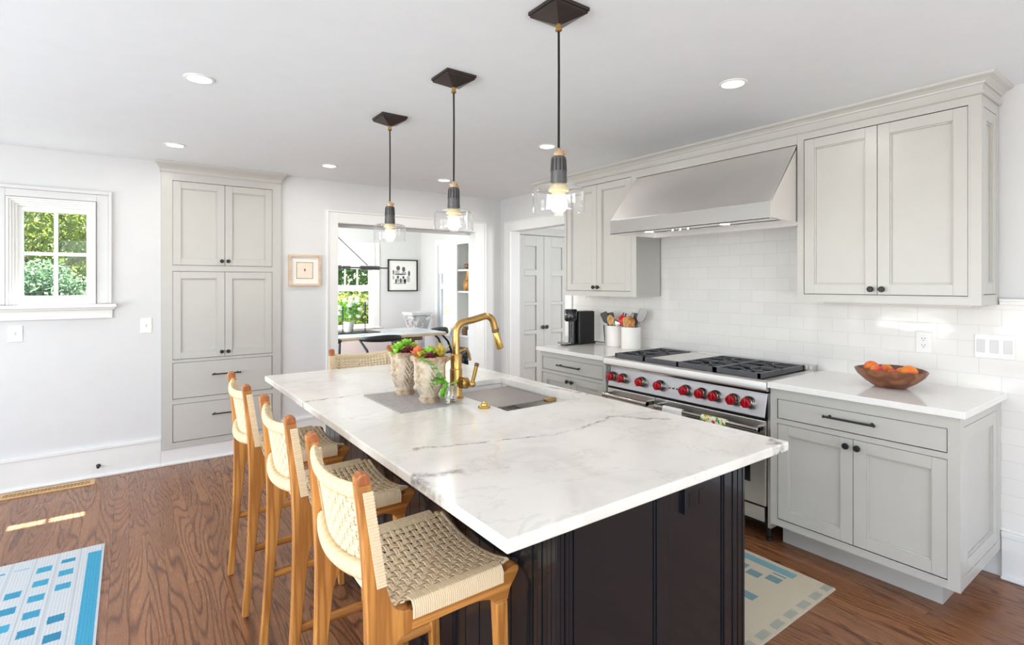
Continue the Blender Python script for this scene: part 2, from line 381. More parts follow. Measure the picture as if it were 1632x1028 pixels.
    # vent
    g = NG('brass vent lattice'); x, y, z = g.sep(g.coord())
    a = g.math('FRACT', g.math('DIVIDE', x, .03)); b = g.math('FRACT', g.math('DIVIDE', y, .03))
    g.p(col=lin('8A6A35'), rough=.6); M['ventin'] = g.m
    M['ventb'] = simple('brushed brass vent', 'D8AE78', .4, metal=.35, var=.06)
    # marble table top
    M['tabletop'] = simple('grey white table stone', 'D9DADC', .25, var=.1, vscale=6)
build_special()

# ------------------------------------------------------------------ mesh helpers
class MB:
    """collects shapes in one bmesh; f maps local (a,b,c) to world."""
    def __init__(s, f=None):
        s.bm = bmesh.new(); s.f = f or (lambda a, b, c: (a, b, c)); s.sm = False
    def v(s, a, b, c): return s.bm.verts.new(s.f(a, b, c))
    def face(s, vs, smooth=False):
        try:
            fc = s.bm.faces.new(vs); fc.smooth = smooth; return fc
        except ValueError: return None
    def box(s, a0, a1, b0, b1, c0, c1):
        q = [s.v(a, b, c) for a in (a0, a1) for b in (b0, b1) for c in (c0, c1)]
        for i in ((0, 1, 3, 2), (4, 6, 7, 5), (0, 4, 5, 1), (2, 3, 7, 6), (0, 2, 6, 4), (1, 5, 7, 3)):
            s.face([q[k] for k in i])
        return s
    def prism(s, poly, c0, c1, axis='c', smooth=False):
        """poly of (p,q) extruded; axis names the extrusion axis ('a','b','c')."""
        def mk(p, q, e):
            return s.v(*{'c': (p, q, e), 'b': (p, e, q), 'a': (e, p, q)}[axis])
        A = [mk(p, q, c0) for p, q in poly]; B = [mk(p, q, c1) for p, q in poly]
        s.face(A); s.face(B[::-1]); n = len(poly)
        for i in range(n): s.face([A[i], A[(i + 1) % n], B[(i + 1) % n], B[i]], smooth)
        return s
    def rings(s, rings, cap=True, closed_loop=False, smooth=True):
        vs = [[s.v(*p) for p in r] for r in rings]; n = len(vs[0])
        rng = range(len(vs) if closed_loop else len(vs) - 1)
        for i in rng:
            a, b = vs[i], vs[(i + 1) % len(vs)]
            for k in range(n): s.face([a[k], a[(k + 1) % n], b[(k + 1) % n], b[k]], smooth)
        if cap and not closed_loop:
            s.face(vs[0][::-1]); s.face(vs[-1])
        return s
    def lathe(s, prof, center=(0, 0, 0), n=24, axis='z', cap=True, smooth=True, closed=False):
        rs = []
        for r, h in prof:
            r = max(r, 1e-5); ring = []
            for k in range(n):
                t = 2 * math.pi * k / n; x, y = r * math.cos(t), r * math.sin(t)
                p = {'z': (x, y, h), 'x': (h, x, y), 'y': (y, h, x)}[axis]
                ring.append((center[0] + p[0], center[1] + p[1], center[2] + p[2]))
            rs.append(ring)
        return s.rings(rs, cap and not closed, closed, smooth)
    def tube(s, pts, r, n=10, flat=1.0, cap=True, up=None):
        pts = [Vector(p) for p in pts]; m = len(pts)
        rad = r if callable(r) else ((lambda i: r[i]) if isinstance(r, (list, tuple)) else (lambda i: r))
        nrm = None; rs = []
        for i, p in enumerate(pts):
            t = (pts[min(i + 1, m - 1)] - pts[max(i - 1, 0)]).normalized()
            if nrm is None:
                ref = Vector(up) if up else (Vector((0, 0, 1)) if abs(t.z) < .9 else Vector((1, 0, 0)))
                nrm = (ref - t * ref.dot(t)).normalized()
            else: nrm = (nrm - t * nrm.dot(t)).normalized()
            bi = t.cross(nrm)
            rr = rad(i)
            rs.append([tuple(p + nrm * (rr * flat * math.cos(2 * math.pi * k / n)) + bi * (rr * math.sin(2 * math.pi * k / n))) for k in range(n)])
        return s.rings(rs, cap)
    def ball(s, c, r, n=16, sz=1.0, squash=None):
        prof = [(r * math.sin(math.pi * i / (n // 2)), -r * sz * math.cos(math.pi * i / (n // 2))) for i in range(n // 2 + 1)]
        return s.lathe(prof, c, n)
    def torus(s, c, R_, r, n=28, m=8, axis='z'):
        rs = []
        for i in range(n):
            t = 2 * math.pi * i / n; ring = []
            for k in range(m):
                u = 2 * math.pi * k / m; d = R_ + r * math.cos(u); x, y, h = d * math.cos(t), d * math.sin(t), r * math.sin(u)
                p = {'z': (x, y, h), 'x': (h, x, y), 'y': (y, h, x)}[axis]
                ring.append((c[0] + p[0], c[1] + p[1], c[2] + p[2]))
            rs.append(ring)
        return s.rings(rs, False, True)
    def build(s, name, mat, parent=None, local=False, bevel=0, bseg=2, angle=40, loc=None):
        bmesh.ops.recalc_face_normals(s.bm, faces=s.bm.faces)
        off = Vector((0, 0, 0))
        if not local:
            if parent is not None: off = world_of(parent)
            elif loc is not None: off = Vector(loc)
            if off.length: bmesh.ops.translate(s.bm, verts=s.bm.verts, vec=-off)
        me = bpy.data.meshes.new(name); s.bm.to_mesh(me); s.bm.free()
        for m in (mat if isinstance(mat, (list, tuple)) else [mat]): me.materials.append(M[m] if isinstance(m, str) else m)
        if any(p.use_smooth for p in me.polygons): me.set_sharp_from_angle(angle=R(angle))
        o = bpy.data.objects.new(name, me); COL.objects.link(o)
        if parent is not None: o.parent = parent
        elif not local: o.location = off
        if bevel:
            bv = o.modifiers.new('bevel', 'BEVEL'); bv.width = bevel; bv.segments = bseg; bv.limit_method = 'ANGLE'; bv.angle_limit = R(50)
        return o

def world_of(o):
    v = Vector(o.location); p = o.parent
    while p is not None: v += Vector(p.location); p = p.parent
    return v
def thing(name, label, cat, loc=(0, 0, 0), group=None, rz=0):
    o = bpy.data.objects.new(name, None); COL.objects.link(o); o.location = loc; o.rotation_euler.z = rz
    o.empty_display_size = .05
    return tag(o, label, cat, group)
def tag(o, label, cat, group=None, kind=None):
    o['label'] = label; o['category'] = cat
    if group: o['group'] = group
    if kind: o['kind'] = kind
    return o
def struct(o, label=None):
    o['kind'] = 'structure'
    if label: o['label'] = label
    return o
def children(o): return [c for c in bpy.data.objects if c.parent is o]
def dup(root, loc, label, rz=None):
    allob = list(bpy.data.objects)
    r = root.copy(); COL.objects.link(r); r.location = loc; r['label'] = label
    if rz is not None: r.rotation_euler.z = rz
    for ch in [c for c in allob if c.parent is root]:
        c = ch.copy(); COL.objects.link(c); c.parent = r
        for gch in [q for q in allob if q.parent is ch]:
            d = gch.copy(); COL.objects.link(d); d.parent = c
    return r
def FX(Xf):   # front facing -X: a along +Y, b up, c outward (-X)
    return lambda a, b, c: (Xf - c, a, b)
def FY(Yf):   # front facing -Y: a along +X, b up, c outward (-Y)
    return lambda a, b, c: (a, Yf - c, b)
def FE(Yf):   # end face facing -Y of something on the right wall
    return lambda a, b, c: (a, Yf - c, b)

def wallbox(name, mat, boxes, kind_label=None):
    mb = MB()
    for b in boxes: mb.box(*b)
    return struct(mb.build(name, mat), kind_label)

# ------------------------------------------------------------------ room shell
H = 2.4176
XW, YW = 3.496, 5.032
wallbox('floor', 'floor', [(-3.1, 5.0, -2.5, 5.172, -.1, 0), (1.1, 5.0, 5.172, 8.94, -.1, 0)])
wallbox('ceiling', 'ceil', [(-3.1, 5.0, -2.5, 5.172, H, H + .1), (1.1, 5.0, 5.172, 8.94, H, H + .1)])
# far wall: small window and wide opening to the dining room
wx0, wx1, wz0, wz1 = -.69, -.2, 1.30, 2.05
ox0, ox1, oz = 1.605, 3.14, 2.026
Y2 = YW + .14
wallbox('wall_far', 'wall', [(-3.1, wx0, YW, Y2, 0, H), (wx0, wx1, YW, Y2, 0, wz0), (wx0, wx1, YW, Y2, wz1, H), (wx1, ox0, YW, Y2, 0, H),
                             (ox0, ox1, YW, Y2, oz, H), (ox1, XW, YW, Y2, 0, H), (XW, 4.6, YW, Y2, 0, H)])
# right wall with doorway to the hall
dy0, dy1, dz = 3.90, 4.827, 2.04
wallbox('wall_right', 'wall', [(XW, XW + .12, -2.5, dy0, 0, H), (XW, XW + .12, dy0, dy1, dz, H), (XW, XW + .12, dy1, YW, 0, H)])
wallbox('wall_left', 'wall', [(-3.1, -3.0, -2.5, -1.75, 0, H), (-3.1, -3.0, -1.75, -.35, 0, .45), (-3.1, -3.0, -1.75, -.35, 2.2, H), (-3.1, -3.0, -.35, .05, 0, H), (-3.1, -3.0, .05, 1.95, 0, .45), (-3.1, -3.0, .05, 1.95, 2.2, H), (-3.1, -3.0, 1.95, 2.55, 0, H),
                              (-3.1, -3.0, 2.55, 4.05, 0, .45), (-3.1, -3.0, 2.55, 4.05, 2.2, H), (-3.1, -3.0, 4.05, YW, 0, H)])
wallbox('wall_near', 'wall', [(-3.1, -1.0, -2.5, -2.4, 0, H), (-1.0, 2.4, -2.5, -2.4, 0, .3), (-1.0, 2.4, -2.5, -2.4, 2.25, H), (2.4, XW + .12, -2.5, -2.4, 0, H)])
# hall behind the doorway
wallbox('wall_hall', 'wall', [(4.9, 5.0, 1.4, YW, 0, H), (XW + .12, 4.9, 1.3, 1.4, 0, H)])
# dining room walls
DXR, DYB, DXL = 4.32, 8.80, 1.2
gx0, gx1, gz0, gz1 = 2.05, 3.42, .70, 2.06
sy0, sy1 = 7.62, 8.12
wallbox('wall_dining_back', 'wall', [(DXL - .1, gx0, DYB, DYB + .14, 0, H), (gx0, gx1, DYB, DYB + .14, 0, gz0), (gx0, gx1, DYB, DYB + .14, gz1, H), (gx1, DXR + .1, DYB, DYB + .14, 0, H)])
wallbox('wall_dining_right', 'wall', [(DXR, DXR + .1, Y2, sy0, 0, H), (DXR, DXR + .1, sy0, sy1, 0, .62), (DXR, DXR + .1, sy0, sy1, 2.1, H), (DXR, DXR + .1, sy1, DYB, 0, H)])
wallbox('wall_dining_left', 'wall', [(DXL - .1, DXL, Y2, 6.05, 0, H), (DXL - .1, DXL, 6.05, 8.15, 0, .55), (DXL - .1, DXL, 6.05, 8.15, 2.2, H), (DXL - .1, DXL, 8.15, DYB, 0, H)])

# trims --------------------------------------------------------------
tn = [0]
def trim(boxes, mat='trim', bevel=.003, label=None):
    tn[0] += 1; mb = MB()
    for b in boxes: mb.box(*b)
    return struct(mb.build('trim_%d' % tn[0], mat, bevel=bevel), label)
def baseboard_y(name, x0, x1, Y):
    mb = MB(); mb.box(x0, x1, Y - .018, Y - .0005, 0, .205); mb.box(x0, x1, Y - .026, Y - .0005, .205, .232); mb.box(x0, x1, Y - .034, Y - .018, 0, .016)
    return struct(mb.build(name, 'trim', bevel=.004))
def baseboard_x(name, y0, y1, X):
    mb = MB(); mb.box(X - .018, X - .0005, y0, y1, 0, .205); mb.box(X - .026, X - .0005, y0, y1, .205, .232); mb.box(X - .034, X - .018, y0, y1, 0, .016)
    return struct(mb.build(name, 'trim', bevel=.004))
mb = MB(); mb.box(-3.0, .207, YW - .018, YW - .0005, 0, .205); mb.box(-3.0, .207, YW - .026, YW - .0005, .205, .232); mb.box(.207, 1.092, YW - .018, YW - .0005, 0, .13)
mb.box(1.092, 1.50, YW - .018, YW - .0005, 0, .205); mb.box(1.092, 1.50, YW - .026, YW - .0005, .205, .232); mb.box(-3.0, 1.50, YW - .034, YW - .018, 0, .016)
struct(mb.build('baseboard_far', 'trim', bevel=.004))
baseboard_x('baseboard_right', -2.4, .688, XW)
# casing of the dining opening
cw = .10
trim([(ox0 - cw + .006, ox0, YW - .02, YW - .0005, 0, oz + .1), (ox0 - cw - .012, ox0 - cw + .006, YW - .032, YW - .0005, 0, oz + .115),
      (ox1, ox1 + .115, YW - .02, YW - .0005, 0, oz + .1), (ox1 + .115, ox1 + .135, YW - .032, YW - .0005, 0, oz + .115),
      (ox0, ox1, YW - .02, YW - .0005, oz, oz + .1), (ox0 - cw, ox1 + .115, YW - .032, YW - .0005, oz + .1, oz + .115)], label='white casing around the dining room opening')
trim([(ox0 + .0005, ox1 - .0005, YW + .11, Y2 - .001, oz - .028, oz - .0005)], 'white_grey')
# casing of the hall doorway
trim([(XW - .02, XW - .0005, dy1, dy1 + .095, 0, dz + .095), (XW - .02, XW - .0005, dy0 - .095, dy0, .93, dz + .095), (XW - .02, XW - .0005, dy0, dy1, dz, dz + .095),
      (XW - .028, XW - .0005, dy0 - .095, dy1 + .11, dz + .095, dz + .11), (XW - .028, XW - .0005, dy1 + .095, dy1 + .11, 0, dz + .095)], label='white casing around the hall doorway')
# wall cap moulding above the tile near the right edge
trim([(XW - .018, XW - .0005, -2.4, .695, 1.345, 1.375), (XW - .028, XW - .0005, -2.4, .695, 1.362, 1.375)])
# tile backsplash
mb = MB()
mb.box(XW - .007, XW - .0004, -2.4, .70, .2325, 1.345); mb.box(XW - .007, XW - .0004, .70, 1.53, .60, 1.352)
mb.box(XW - .007, XW - .0004, 1.53, 2.75, .60, 1.83); mb.box(XW - .007, XW - .0004, 2.75, 3.80, .60, 1.352)
struct(mb.build('wall_right_tile', 'tile'), 'glossy white subway tile backsplash')

# ------------------------------------------------------------------ kitchen window
def window_1():
    root = bpy.data.objects.new('window_1', None); COL.objects.link(root); root.location = ((wx0 + wx1) / 2, YW, wz0)
    root['kind'] = 'structure'; root['label'] = 'small white four pane window looking out on trees'
    F = FY(YW)
    mb = MB(F)   # flat surround with backband
    mb.box(-.80, wx0 - .005, 1.30, 2.115, .0005, .014); mb.box(wx1 + .005, -.125, 1.30, 2.115, .0005, .014); mb.box(wx0 - .005, wx1 + .005, 2.062, 2.115, .0005, .014)
    mb.box(-.82, -.80, 1.30, 2.14, .0005, .028); mb.box(-.125, -.105, 1.30, 2.14, .0005, .028); mb.box(-.80, -.125, 2.115, 2.14, .0005, .028)
    mb.build('casing', 'wall', root, bevel=.003)
    mb = MB(F)   # stepped inner frame
    for i, (d, c) in enumerate(((0, .03), (.014, .02), (.028, .008), (.042, -.006))):
        t = .014
        a0, a1, b1 = wx0 + d, wx1 - d, wz1 + .006 - d
        mb.box(a0, a0 + t, 1.30, b1, -.09, c); mb.box(a1 - t, a1, 1.30, b1, -.09, c); mb.box(a0 + t, a1 - t, b1 - t, b1, -.09, c)
    mb.build('frame', 'trim', root, bevel=.002)
    mb = MB(F)   # sash
    s0, s1, t0, t1 = wx0 + .056, wx1 - .056, 1.302, wz1 - .05
    q0, q1, r0, r1 = -.609, -.255, 1.36, 1.966
    mb.box(s0, q0, t0, t1, -.09, -.03); mb.box(q1, s1, t0, t1, -.09, -.03); mb.box(q0, q1, t0, r0, -.09, -.03); mb.box(q0, q1, r1, t1, -.09, -.03)
    sash = mb.build('sash', 'trim', root, bevel=.002)
    mb = MB(F); mb.box(-.443, -.421, r0, r1, -.078, -.04); mb.box(q0, -.443, 1.652, 1.676, -.078, -.041); mb.box(-.421, q1, 1.652, 1.676, -.078, -.041)
    mb.build('muntin', 'trim', sash, bevel=.002)
    mb = MB(F); mb.box(q0, q1, r0, r1, -.062, -.058); mb.build('pane', 'winglass', sash)
    mb = MB(F); mb.box(-.655, -.648, 1.42, 1.52, -.03, -.022); mb.box(-.655, -.648, 1.42, 1.435, -.022, -.006); mb.build('latch', 'white_grey', sash)
    mb = MB(F); mb.box(-.40, -.355, 1.312, 1.325, -.03, -.02); mb.box(-.382, -.374, 1.325, 1.352, -.03, -.022); mb.build('crank', 'white_grey', sash)
    mb = MB(F); mb.box(-.85, -.075, 1.272, 1.298, -.09, .088); mb.box(-.84, -.085, 1.255, 1.272, .0005, .045); mb.build('stool', 'trim', root, bevel=.006)
    mb = MB(F); mb.box(-.83, -.10, 1.205, 1.255, .0005, .016); mb.box(-.83, -.10, 1.19, 1.21, .0005, .024); mb.build('apron', 'trim', root, bevel=.004)
window_1()

# ------------------------------------------------------------------ cabinet builders
def shaker(mb, a0, a1, b0, b1, fr=.055, c=0.0, depth=.018):
    mb.box(a0, a0 + fr, b0, b1, c - depth, c); mb.box(a1 - fr, a1, b0, b1, c - depth, c)
    mb.box(a0 + fr, a1 - fr, b0, b0 + fr, c - depth, c); mb.box(a0 + fr, a1 - fr, b1 - fr, b1, c - depth, c)
    k = .007
    for (x0, x1, y0, y1) in ((a0 + fr, a0 + fr + k, b0 + fr, b1 - fr), (a1 - fr - k, a1 - fr, b0 + fr, b1 - fr), (a0 + fr + k, a1 - fr - k, b0 + fr, b0 + fr + k), (a0 + fr + k, a1 - fr - k, b1 - fr - k, b1 - fr)):
        mb.box(x0, x1, y0, y1, c - depth, c - .006)
    mb.box(a0 + fr + k, a1 - fr - k, b0 + fr + k, b1 - fr - k, c - depth, c - .013)
def bead(mb, a0, a1, b0, b1, w_=.006, c=.002):
    mb.box(a0 - w_, a0, b0 - w_, b1 + w_, -.01, c); mb.box(a1, a1 + w_, b0 - w_, b1 + w_, -.01, c)
    mb.box(a0, a1, b0 - w_, b0, -.01, c); mb.box(a0, a1, b1, b1 + w_, -.01, c)
def knob_b(F, a, b, c=0, name='knob', parent=None, r=.0155):
    mb = MB(F); n = 16; rs = []
    for rr, h in ((.006, c), (.006, c + .012), (r * .8, c + .015), (r, c + .020), (r, c + .025), (r * .75, c + .030), (.0005, c + .031)):
        rs.append([(a + rr * math.cos(2 * math.pi * k / n), b + rr * math.sin(2 * math.pi * k / n), h) for k in range(n)])
    mb.rings(rs); return mb.build(name, 'black', parent)
def bar_pull(F, a0, a1, b, parent, c=0):
    mb = MB(F); n = 10; r = .0055
    rs = [[(a, b + rr * math.cos(2 * math.pi * k / n), c + .032 + rr * math.sin(2 * math.pi * k / n)) for k in range(n)] for a, rr in ((a0, .004), (a0 + .001, .0075), (a0 + .006, .0075), (a0 + .007, r), (a1 - .007, r), (a1 - .006, .0075), (a1 - .001, .0075), (a1, .004))]
    mb.rings(rs)
    for a in (a0 + .022, a1 - .022):
        rs = [[(a + rr * math.cos(2 * math.pi * k / n), b + rr * math.sin(2 * math.pi * k / n), h) for k in range(n)] for h, rr in ((c, .008), (c + .004, .005), (c + .03, .005))]
        mb.rings(rs)
    return mb.build('handle', 'black', parent)
G = .003
def door(F, a0, a1, b0, b1, parent, knob=None, fr=.055):
    mb = MB(F); shaker(mb, a0 + G / 2, a1 - G / 2, b0 + G, b1 - G, fr, -.0005)
    d = mb.build('door', 'cab', parent, bevel=.0015)
    if knob: knob_b(F, knob[0], knob[1], -.001, 'knob', d)
    return d
def drawer(F, a0, a1, b0, b1, parent, pull=None):
    mb = MB(F); mb.box(a0 + G, a1 - G, b0 + G, b1 - G, -.018, -.0005)
    d = mb.build('drawer', 'cab', parent, bevel=.0015)
    if pull: bar_pull(F, pull[0], pull[1], pull[2], d, -.001)
    return d
def face_frame(F, a0, a1, b0, b1, openings, parent, th=.02):
    """flat face with rectangular holes, split on a grid."""
    as_ = sorted({a0, a1, *[o[0] for o in openings], *[o[1] for o in openings]}); bs = sorted({b0, b1, *[o[2] for o in openings], *[o[3] for o in openings]})
    mb = MB(F)
    for i in range(len(as_) - 1):
        for j in range(len(bs) - 1):
            ca, cb = (as_[i] + as_[i + 1]) / 2, (bs[j] + bs[j + 1]) / 2
            if any(o[0] < ca < o[1] and o[2] < cb < o[3] for o in openings): continue
            mb.box(as_[i], as_[i + 1], bs[j], bs[j + 1], -th, 0)
    for o in openings: bead(mb, *o)
    return mb.build('face_frame', 'cab', parent)

# tall pantry cabinet in the far wall
def pantry():
    F = FY(YW - .03)
    t = thing('pantry_cabinet', 'tall grey built-in cabinet with four doors and two drawers in the far wall', 'cabinet', (.65, YW, .13))
    ops = [(.282, 1.022, 1.597, 2.276), (.282, 1.022, .838, 1.550), (.282, 1.022, .523, .815), (.282, 1.022, .178, .482)]
    face_frame(F, .207, 1.092, .13, 2.335, ops, t, .028)
    mb = MB(F); mb.box(.22, 1.08, .14, 2.33, -.0285, -.0265); mb.build('gap_shade_panel', 'gap', t)  # dark sheet standing for the shade between doors
    for b0, b1, kb in ((1.597, 2.276, 1.637), (.838, 1.550, .882)):
        door(F, .282, .652, b0, b1, t, (.628, kb)); door(F, .652, 1.022, b0, b1, t, (.676, kb))
    drawer(F, .282, 1.022, .523, .815, t, (.555, .770, .700)); drawer(F, .282, 1.022, .178, .482, t, (.555, .770, .372))
    mb = MB(F)
    prof = [(2.335, .008), (2.345, .012), (2.352, .012), (2.36, .012), (2.375, .022), (2.40, .05), (2.408, .056), (2.4165, .058)]
    for (b0, c0), (b1, c1) in zip(prof[:-1], prof[1:]):
        e0 = c0 * .7; e1 = c1 * .7
        rs = [[(.207 - e, b, -.029), (1.092 + e, b, -.029), (1.092 + e, b, c), (.207 - e, b, c)] for b, c, e in ((b0, c0, e0), (b1, c1, e1))]
        mb.rings(rs, smooth=False)
    mb.build('crown', 'cab', t)
pantry()

XB = 2.84       # base cabinet face
def base_cab_right():
    t = thing('base_cabinet', 'grey base cabinet right of the range with one wide drawer and two doors', 'cabinet', (3.1, 1.09, 0))
    F = FX(XB); y0, y1 = .69, 1.505
    ops = [(.733, 1.467, .722, .828), (.733, 1.467, .178, .696)]
    mb = MB(); mb.box(XB + .021, XW - .008, y0 + .02, y1, .14, .882); mb.build('body', 'cab', t)
    face_frame(F, y0, y1, .14, .882, ops, t, .02)
    mb = MB(F); mb.box(.72, 1.48, .16, .84, -.0208, -.0195); mb.build('gap_shade', 'gap', t)
    drawer(F, .733, 1.467, .722, .828, t, (.995, 1.225, .785))
    door(F, .733, 1.099, .178, .696, t, (1.075, .658)); door(F, 1.099, 1.467, .178, .696, t, (1.125, .658))
    mb = MB(); mb.box(2.975, XW - .02, .785, y1, 0, .14); mb.build('toe_kick', 'cab', t)
    E_ = FE(y0); mb = MB(E_)
    mb.box(XB + .0205, XB + .05, .14, .882, -.02, 0); mb.box(3.42, XW - .008, .14, .882, -.02, 0); mb.box(XB + .05, 3.42, .14, .19, -.02, 0); mb.box(XB + .05, 3.42, .835, .882, -.02, 0)
    shaker(mb, XB + .053, 3.417, .193, .832, .06, -.001, .018)
    mb.build('end_panel', 'cab', t, bevel=.0012)
base_cab_right()
def base_cab_left():
    t = thing('base_cabinet', 'grey base cabinet left of the range under the coffee machine', 'cabinet', (3.1, 3.12, 0))
    F = FX(XB); y0, y1 = 2.738, 3.497
    ops = [(2.765, 3.470, .732, .838), (2.765, 3.470, .178, .706)]
    mb = MB(); mb.box(XB + .021, XW - .008, y0, y1, .14, .882); mb.build('body', 'cab', t)
    face_frame(F, y0, y1, .14, .882, ops, t, .02)
    mb = MB(F); mb.box(2.76, 3.475, .16, .85, -.0208, -.0195); mb.build('gap_shade', 'gap', t)
    drawer(F, 2.765, 3.470, .732, .838, t, (2.995, 3.255, .787))
    door(F, 2.765, 3.118, .178, .706, t, (3.092, .667)); door(F, 3.118, 3.470, .178, .706, t, (3.146, .667))
    mb = MB(); mb.box(2.975, XW - .02, y0, y1, 0, .14); mb.build('toe_kick', 'cab', t)
base_cab_left()
def slab(name, label, cat, x0, x1, y0, y1, z0, z1, mat, bevel=.003):
    mb = MB(); mb.box(x0, x1, y0, y1, z0, z1)
    return tag(mb.build(name, mat, loc=((x0 + x1) / 2, (y0 + y1) / 2, z0), bevel=bevel, bseg=3), label, cat)
slab('countertop', 'white quartz countertop holding the wooden fruit bowl', 'countertop', 2.809, XW - .0075, .667, 1.508, .883, .914, 'quartz')
slab('countertop', 'white quartz countertop under the coffee machine and crocks', 'countertop', 2.809, XW - .0075, 2.736, 3.522, .883, .914, 'quartz')

XU = 3.196
def upper(label, y0, y1, ops_y, z0, knobs, left, side_panel):
    t = thing('upper_cabinet', label, 'cabinet', (XW, (y0 + y1) / 2, z0))
    F = FX(XU); b0, b1 = z0 + .042, 2.290
    mb = MB(); mb.box(XU + .021, XW - .0085, y0 + (.019 if side_panel else 0), y1, z0, 2.33); mb.build('body', 'cab', t)
    face_frame(F, y0, y1, z0, 2.33, [(ops_y[0], ops_y[1], b0, b1)], t)
    mb = MB(F); mb.box(ops_y[0] - .01, ops_y[1] + .01, b0 - .01, b1 + .01, -.0208, -.0195); mb.build('gap_shade', 'gap', t)
    ym = (ops_y[0] + ops_y[1]) / 2
    door(F, ops_y[0], ym, b0, b1, t, (ym - .026, b0 + .032)); door(F, ym, ops_y[1], b0, b1, t, (ym + .026, b0 + .032))
    if side_panel:
        mb = MB(FE(y0)); x0, x1 = XU, XW - .0085
        mb.box(x0 + .0205, x0 + .035, z0, 2.33, -.018, 0); mb.box(x1 - .035, x1, z0, 2.33, -.018, 0); mb.box(x0 + .035, x1 - .035, z0, z0 + .05, -.018, 0); mb.box(x0 + .035, x1 - .035, 2.28, 2.33, -.018, 0)
        shaker(mb, x0 + .038, x1 - .038, z0 + .053, 2.277, .055, -.001, .017)
        mb.build('side_panel', 'cab', t, bevel=.0012)
    return t
ucr = upper('large grey two-door wall cabinet right of the steel range hood', .70, 1.5325, (.748, 1.495), 1.346, None, False, True)
mb = MB(); mb.box(XU + .03, XW - .02, .74, 1.40, 1.336, 1.3455); mb.build('light_rail', 'cab', ucr)
ucl = upper('grey two-door wall cabinet above the coffee machine', 2.755, 3.59, (2.812, 3.562), 1.345, None, True, False)
mb = MB(); mb.tube([(3.23 + .02 * math.sin(i * .9), 3.36 - i * .028, 1.332 + .007 * math.sin(i * 1.3)) for i in range(12)], .0025, 6); mb.build('cord', 'white_grey', ucl)
# valance above the hood + crown moulding running along the whole run
mb = MB(); mb.box(XU, XU + .02, 1.5335, 2.754, 2.272, 2.33); mb.box(XU + .02, XW - .001, 1.5335, 2.754, 2.312, 2.33)
o = mb.build('trim_20', 'cab'); struct(o, 'grey valance panel above the range hood')
mb = MB()
prof = [(2.3305, .006), (2.336, .012), (2.343, .012), (2.344, .004), (2.375, .006), (2.377, .012), (2.385, .014), (2.397, .026), (2.404, .04), (2.410, .044), (2.4172, .046)]
for (b0, c0), (b1, c1) in zip(prof[:-1], prof[1:]):
    rs = [[(XW - .0005, .70 - c * 1.25, b), (XU - c, .70 - c * 1.25, b), (XU - c, 3.98 + c, b), (XW - .0005, 3.98 + c, b)] for b, c in ((b0, c0), (b1, c1))]
    mb.rings(rs, smooth=False)
struct(mb.build('trim_21', 'cab'), 'grey crown moulding over the wall cabinets and hood')

# ------------------------------------------------------------------ range hood
def hood():
    t = thing('range_hood', 'wide stainless steel range hood with sloping front above the range', 'range hood', (3.2, 2.14, 1.81))
    y0, y1 = 1.537, 2.7515
    mb = MB()
    outer = [(XW - .008, 1.83), (XW - .008, 2.27), (XU + .003, 2.27), (2.9, 1.915), (2.9, 1.813), (2.93, 1.813)]
    th = .012
    # shell: front slope, lip, end cheeks, top
    for (p, q) in (((XU + .003, 2.27), (2.9, 1.915)),):
        mb.prism([p, q, (q[0] + th, q[1]), (p[0] + th, p[1] - (.008 if p[1] > 2 else 0))], y0, y1, 'b')
    cheek = [(XW - .008, 1.815), (XW - .008, 2.268), (XU + .004, 2.268), (2.902, 1.914), (2.902, 1.814)]
    mb.prism(cheek, y0, y0 + .008, 'b'); mb.prism(cheek, y1 - .008, y1, 'b')
    mb.box(XU + .01, XW - .008, y0, y1, 2.255, 2.27)
    mb.box(2.90, 2.99, y0, y1, 1.813, 1.821); mb.box(3.40, XW - .008, y0, y1, 1.813, 1.86)
    mb.build('shell', 'steel_bright', t, bevel=.002)
    mb = MB(); mb.prism([(2.9, 1.9145), (2.9, 1.8135), (2.912, 1.8215), (2.912, 1.912)], y0 + .0005, y1 - .0005, 'b'); mb.build('front_lip', 'steel_dim', t, bevel=.001)
    mb = MB(); n = 30
    for i in range(n):
        a = y0 + .03 + (y1 - y0 - .06) * i / n
        mb.prism([(3.0, 1.845), (3.40, 1.87), (3.40, 1.876), (3.0, 1.851)], a, a + .022, 'b')
    mb.build('baffle_filter', 'steelm', t)
    mb = MB(); mb.box(2.99, 3.42, y0 + .02, y1 - .02, 1.885, 1.9); mb.build('liner', 'black', t)
    for y in (1.85, 2.43):
        mb = MB(); mb.lathe([(.0, 1.8105), (.028, 1.8105), (.03, 1.8129)], (2.955, y, 0), 20); mb.build('hood_light', 'lens', t)
    for i in range(3):
        mb = MB(); mb.lathe([(.0, 1.800), (.010, 1.800), (.012, 1.8129)], (2.94, 2.10 + .06 * i, 0), 14); mb.build('control_dial', 'steelm', t)
hood()

